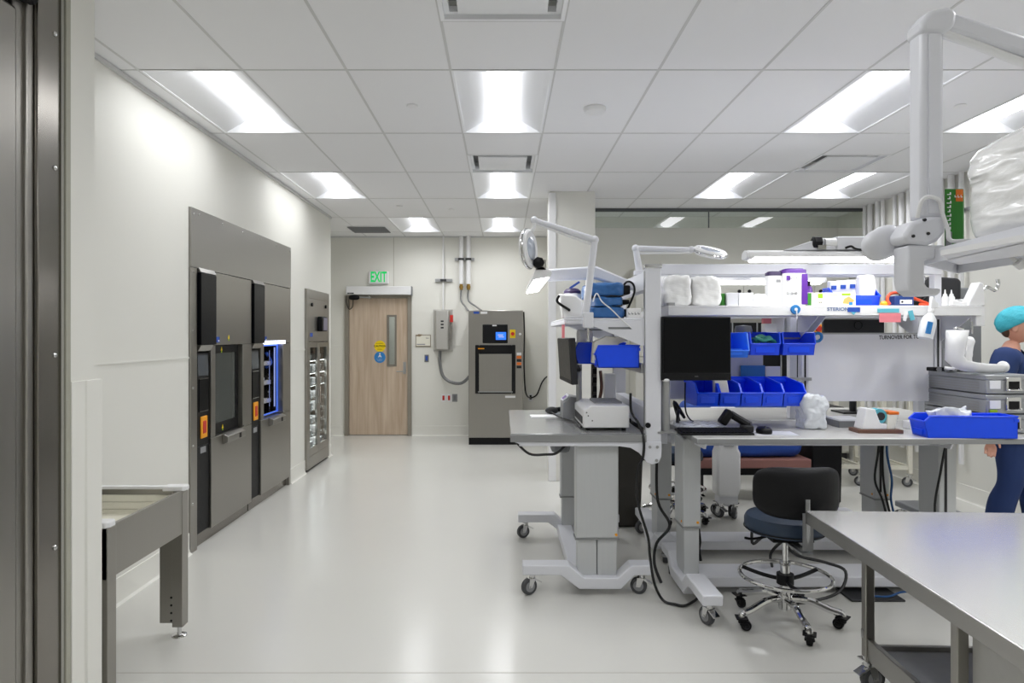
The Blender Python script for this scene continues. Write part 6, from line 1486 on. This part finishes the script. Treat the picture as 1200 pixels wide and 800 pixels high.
MB().tube([(U(1158), yl - .2, V(314)), (U(1175), yl - .3, V(310)), (U(1200), yl - .42, V(306))], .012).thing('dark_cable', M['dark_grey'], 'dark flat cable running under the near shelf', 'cable', (U(1180), yl - .3, V(310)))
# green box and wrapped stack on the near shelf
t = thing('green_carton', 'green carton with orange patch standing between the near lamp and wrapped pack', 'carton', (1.20, 1.80, ZS))
yg = 1.70
MB().prism([(X_(1107, yg), yg), (X_(1129, yg), yg), (X_(1136, yg + .06), yg + .08), (X_(1114, yg + .06), yg + .08)], 'z', ZS, Z_(221, yg)).build('carton', M['green'], t, bevel=.002)
MB().box(X_(1120, yg), X_(1128, yg), yg - .002, yg + .001, Z_(236, yg), Z_(222, yg)).build('orange_patch', M['orange'], t)
MB().box(X_(1108, yg), X_(1115, yg), yg - .002, yg + .001, ZS + .0, ZS + .045).build('grey_patch', M['grey'], t)
text('~9', .02, M['white'], t, (X_(1111.5, yg), yg - .002, ZS + .10), (PI / 2, -PI / 2, 0), sx=1)
text('~3', .014, M['white'], t, (X_(1123, yg), yg - .003, ZS + .135), FACE_CAM)
yp = 1.22
b = MB(); b.pack(X_(1126, 1.62), X_(1126, 1.62) + .27, .98, 1.63, ZS + .001, ZS + .25, amp=.011, seed=7, freq=5, e=.25, n=56, fz=4.5)
for v in b.bm.verts: v.co.x += (v.co.y - 1.6) * .12; v.co.z = ZS + .001 + (v.co.z - ZS) * (1 - .16 * max(0, 1 - (v.co.x - 1.08) / .1))
b.thing('wrapped_pack', M['plastic_wrap'], 'big white film-wrapped stack on the near shelf at the right edge', 'wrapped pack', (1.2, 1.3, ZS), 'white film-wrapped packs', sharp=80)
# ================================================================= PERSON walking at the right edge
def skin_mesh(verts, edges, radii, vox, sub=1, extra=None, smooth_it=6):
    me = bpy.data.meshes.new('tmp'); me.from_pydata([Vector(v) for v in verts], edges, [])
    o = bpy.data.objects.new('tmp', me); COL.objects.link(o)
    o.modifiers.new('s', 'SKIN')
    for d, r in zip(me.skin_vertices[0].data, radii):
        d.radius = r if isinstance(r, tuple) else (r, r); d.use_loose = False
    me.skin_vertices[0].data[0].use_root = True
    sb = o.modifiers.new('u', 'SUBSURF'); sb.levels = sub; sb.render_levels = sub
    dg = bpy.context.evaluated_depsgraph_get(); dg.update()
    m1 = bpy.data.meshes.new_from_object(o.evaluated_get(dg))
    bpy.data.objects.remove(o)
    bm = bmesh.new(); bm.from_mesh(m1)
    if extra: extra(bm)
    m2 = bpy.data.meshes.new('tmp2'); bm.to_mesh(m2); bm.free()
    o2 = bpy.data.objects.new('tmp2', m2); COL.objects.link(o2)
    r = o2.modifiers.new('r', 'REMESH'); r.mode = 'VOXEL'; r.voxel_size = vox; r.use_smooth_shade = True
    s = o2.modifiers.new('sm', 'SMOOTH'); s.iterations = smooth_it; s.factor = .5
    dg = bpy.context.evaluated_depsgraph_get(); dg.update()
    m3 = bpy.data.meshes.new_from_object(o2.evaluated_get(dg))
    bpy.data.objects.remove(o2)
    for p in m3.polygons: p.use_smooth = True
    return m3
# local frame: forward = -Y, the person's right hand = -X, feet at z = 0
def person():
    PX, PY = 3.735, 4.88
    t = thing('person', 'person in navy scrubs and teal hair cap walking past the bench end', 'person', (PX, PY, 0))
    Vv, E, R = [], [], []
    def add(p, r, par=None):
        Vv.append(p); R.append(r)
        if par is not None: E.append((par, len(Vv) - 1))
        return len(Vv) - 1
    pel = add((0, 0, .96), (.15, .105))
    wa = add((0, .0, 1.08), (.128, .095), pel); ch = add((0, .01, 1.26), (.15, .105), wa); up = add((0, .015, 1.38), (.135, .085), ch)
    nk = add((0, .01, 1.47), .058, up); nk2 = add((0, -.01, 1.54), .054, nk)
    def hand(wr, side, d, flex):
        """palm and five fingers; d = direction the hand hangs"""
        wrp = Vector(Vv[wr]); d = Vector(d).normalized(); fwd = Vector((0, -1, 0)); ac = (fwd - d * fwd.dot(d)).normalized(); nrm = d.cross(ac) * (1 if side < 0 else -1)
        pm = add(tuple(wrp + d * .055), (.026, .034), wr)
        base = wrp + d * .095
        for k, (off, L, r) in enumerate(((.030, .072, .0085), (.010, .080, .009), (-.010, .074, .0085), (-.029, .058, .0075))):
            b0 = add(tuple(base + ac * off), r * 1.15, pm)
            d1 = (d + nrm * .25 * flex).normalized(); d2 = (d + nrm * .8 * flex).normalized()
            k1 = add(tuple(base + ac * off + d1 * L * .5), r, b0); add(tuple(base + ac * off + d1 * L * .5 + d2 * L * .5), r * .85, k1)
        t0 = add(tuple(wrp + d * .035 + ac * .030), .011, pm); t1 = add(tuple(wrp + d * .065 + ac * .052 + nrm * .012), .0095, t0); add(tuple(wrp + d * .095 + ac * .058 + nrm * .022), .008, t1)
    # right arm swings back, left arm forward
    sh = add((-.165, .02, 1.41), .058, up); el = add((-.235, .09, 1.13), .042, sh); wr = add((-.245, .10, .865), (.024, .030), el); hand(wr, -1, (.03, .04, -1), 1)
    sh = add((.165, .02, 1.41), .058, up); el = add((.23, .0, 1.14), .042, sh); wr = add((.215, -.16, .97), (.024, .030), el); hand(wr, 1, (0, -.5, -.86), 1)
    for sx, (kn, an, toe) in ((-1, ((-.095, .0, .50), (-.09, .10, .09), (-.09, -.03, .035))), (1, ((.095, -.12, .51), (.09, -.16, .08), (.09, -.30, .035)))):
        h = add((sx * .09, 0, .90), .095, pel); k = add(kn, .060, h); m = add(tuple(Vector(kn).lerp(Vector(an), .35) + Vector((0, .02, 0))), .058, k); a = add(an, .038, m); add(toe, (.04, .032), a)
    HC = Vector((0, -.035, 1.635))
    def head(bm):
        def fn(v):
            p = v.co.copy()
            x, y, z = p
            # jaw narrows, back of the skull rounder
            if z < 0: x *= 1 - .38 * min(1, -z) ** 1.4; y = y * (1 - .18 * -z) - .10 * (-z)
            if y > 0: y *= 1.08
            return HC + Vector((x * .075, y * .095, z * .118))
        r = bmesh.ops.create_uvsphere(bm, u_segments=32, v_segments=24, radius=1)
        for v in r['verts']: v.co = fn(v)
        def el_(c, rad):
            q = bmesh.ops.create_uvsphere(bm, u_segments=12, v_segments=8, radius=1)
            for v in q['verts']: v.co = HC + Vector(c) + Vector((v.co.x * rad[0], v.co.y * rad[1], v.co.z * rad[2]))
        el_((0, -.098, -.028), (.015, .02, .013)); el_((0, -.093, -.008), (.010, .014, .028)); 
        el_((0, -.070, -.094), (.026, .022, .018)); el_((0, -.085, .024), (.05, .014, .010))
        for s in (-1, 1): el_((s * .040, -.075, -.03), (.024, .02, .02)); el_((s * .074, .012, -.012), (.010, .020, .032))
        el_((0, -.092, -.062), (.022, .009, .010))
    me = skin_mesh(Vv, E, R, .0048, 2, head, 6); me.name = 'body'; me.materials.append(M['skin'])
    o = bpy.data.objects.new('body', me); COL.objects.link(o); o.parent = t
    # clothing follows the body: the covered region, eased away from the skin and smoothed
    def garment(name, keep, ease, hem):
        bm = bmesh.new(); bm.from_mesh(o.data); bm.normal_update()
        bmesh.ops.delete(bm, geom=[f for f in bm.faces if not keep(f.calc_center_median())], context='FACES')
        for k in range(14): bmesh.ops.smooth_vert(bm, verts=[v for v in bm.verts if not v.is_boundary], factor=.5, use_axis_x=True, use_axis_y=True, use_axis_z=True)
        bm.normal_update()
        nn = {v: v.normal.copy() for v in bm.verts}
        for v in bm.verts:
            w = noise.noise(v.co * 7) * .006 + noise.noise(Vector((v.co.x * 20, v.co.y * 20, v.co.z * 4))) * .005
            v.co += nn[v] * (ease + hem(v.co) + w)
        for k in range(5): bmesh.ops.smooth_vert(bm, verts=bm.verts, factor=.5, use_axis_x=True, use_axis_y=True, use_axis_z=True)
        me = bpy.data.meshes.new(name); bm.to_mesh(me); bm.free()
        for p in me.polygons: p.use_smooth = True
        me.materials.append(M['scrubs'])
        g = bpy.data.objects.new(name, me); COL.objects.link(g); g.parent = t
        sd = g.modifiers.new('s', 'SOLIDIFY'); sd.thickness = .004; sd.offset = 1
        return g
    garment('scrub_top', lambda c: .80 < c.z < 1.455 and not (abs(c.x) > .178 and c.z < 1.20) and not (c.y < .02 and c.z > 1.33 + abs(c.x) * 1.3) and not (c.z > 1.43 and abs(c.x) < .07),
            .022, lambda c: .016 * max(0, min(1, (1.05 - c.z) / .2)) + (.014 if abs(c.x) > .17 else 0))
    garment('trousers', lambda c: .10 < c.z < .98 and not (abs(c.x) > .178 and c.z > .66), .018, lambda c: .016 * max(0, min(1, (.6 - c.z) / .4)))
    # cap, hair, face, shoes
    def part(b, nm, m, sharp=60):
        o = b.build(nm, m, None, sharp=sharp); o.parent = t; return o
    def puff(p):
        z = p.z
        k = 1 + .05 * math.sin(p.x * 19 + p.y * 23) * (1 if z > -.2 else 0)
        return Vector((p.x * k, p.y * k, z if z > -.35 else -.35 + (z + .35) * .15))
    cp = MB().ball(tuple(HC + Vector((0, .022, .042))), (.098, .122, .105), (-.55, 0, 0), 32, 1, puff)
    part(cp, 'hair_cap', M['cap'], 80)
    hb = MB().ball(tuple(HC + Vector((0, .062, -.02))), (.064, .042, .06)); part(hb, 'hair', M['hair'])
    for s in (-1, 1):
        ey = part(MB().ball(tuple(HC + Vector((s * .031, -.080, .006))), (.012, .010, .0075)), 'eye', M['eye_white'])
        ir = part(MB().ball(tuple(HC + Vector((s * .031 - 0, -.0885, .006))), (.0055, .003, .0055)), 'iris', M['iris']); ir.parent = ey
        part(MB().tube([tuple(HC + Vector((s * .015, -.098, .026))), tuple(HC + Vector((s * .033, -.095, .031))), tuple(HC + Vector((s * .05, -.083, .026)))], .0035), 'eyebrow', M['hair'])
    part(MB().ball(tuple(HC + Vector((0, -.101, -.060))), (.02, .005, .0035)).ball(tuple(HC + Vector((0, -.100, -.067))), (.017, .006, .0045)), 'lips', M['lips'])
    for s, (x, y, z, rx) in ((-1, (-.09, .04, .04, 0)), (1, (.09, -.22, .04, 0))):
        part(MB().ball((x, y, z), (.045, .135, .042), (rx, 0, 0), 20, .65), 'shoe', M['shoe'])
    part(MB().box(-.16, -.10, -.137, -.128, .93, .945), 'red_stitching', M['red']) if False else None
    t.rotation_euler = (0, 0, math.radians(48))
person()
# ================================================================= LIGHT, CAMERA
w = bpy.data.worlds.new('world'); SC.world = w; w.use_nodes = True
w.node_tree.nodes['Background'].inputs['Color'].default_value = (.8, .85, 1, 1)
w.node_tree.nodes['Background'].inputs['Strength'].default_value = .05
cam = bpy.data.cameras.new('camera'); co = bpy.data.objects.new('camera', cam); COL.objects.link(co)
co.location = (0, 0, EYE); co.rotation_euler = (PI / 2, 0, 0)
cam.sensor_width = 36; cam.lens = F * 36 / 1200
cam.shift_x = (600 - U0) / 1200; cam.shift_y = -(400 - V0) / 1200
cam.clip_start = .05
SC.camera = co
vs = SC.view_settings; vs.view_transform = 'Standard'; vs.look = 'None'; vs.gamma = 1; vs.use_curve_mapping = False
vs.exposure = 0.13
SC.cycles.use_denoising = True
SC.cycles.max_bounces = 10; SC.cycles.diffuse_bounces = 6; SC.cycles.transparent_max_bounces = 12
SC.cycles.sample_clamp_indirect = 6
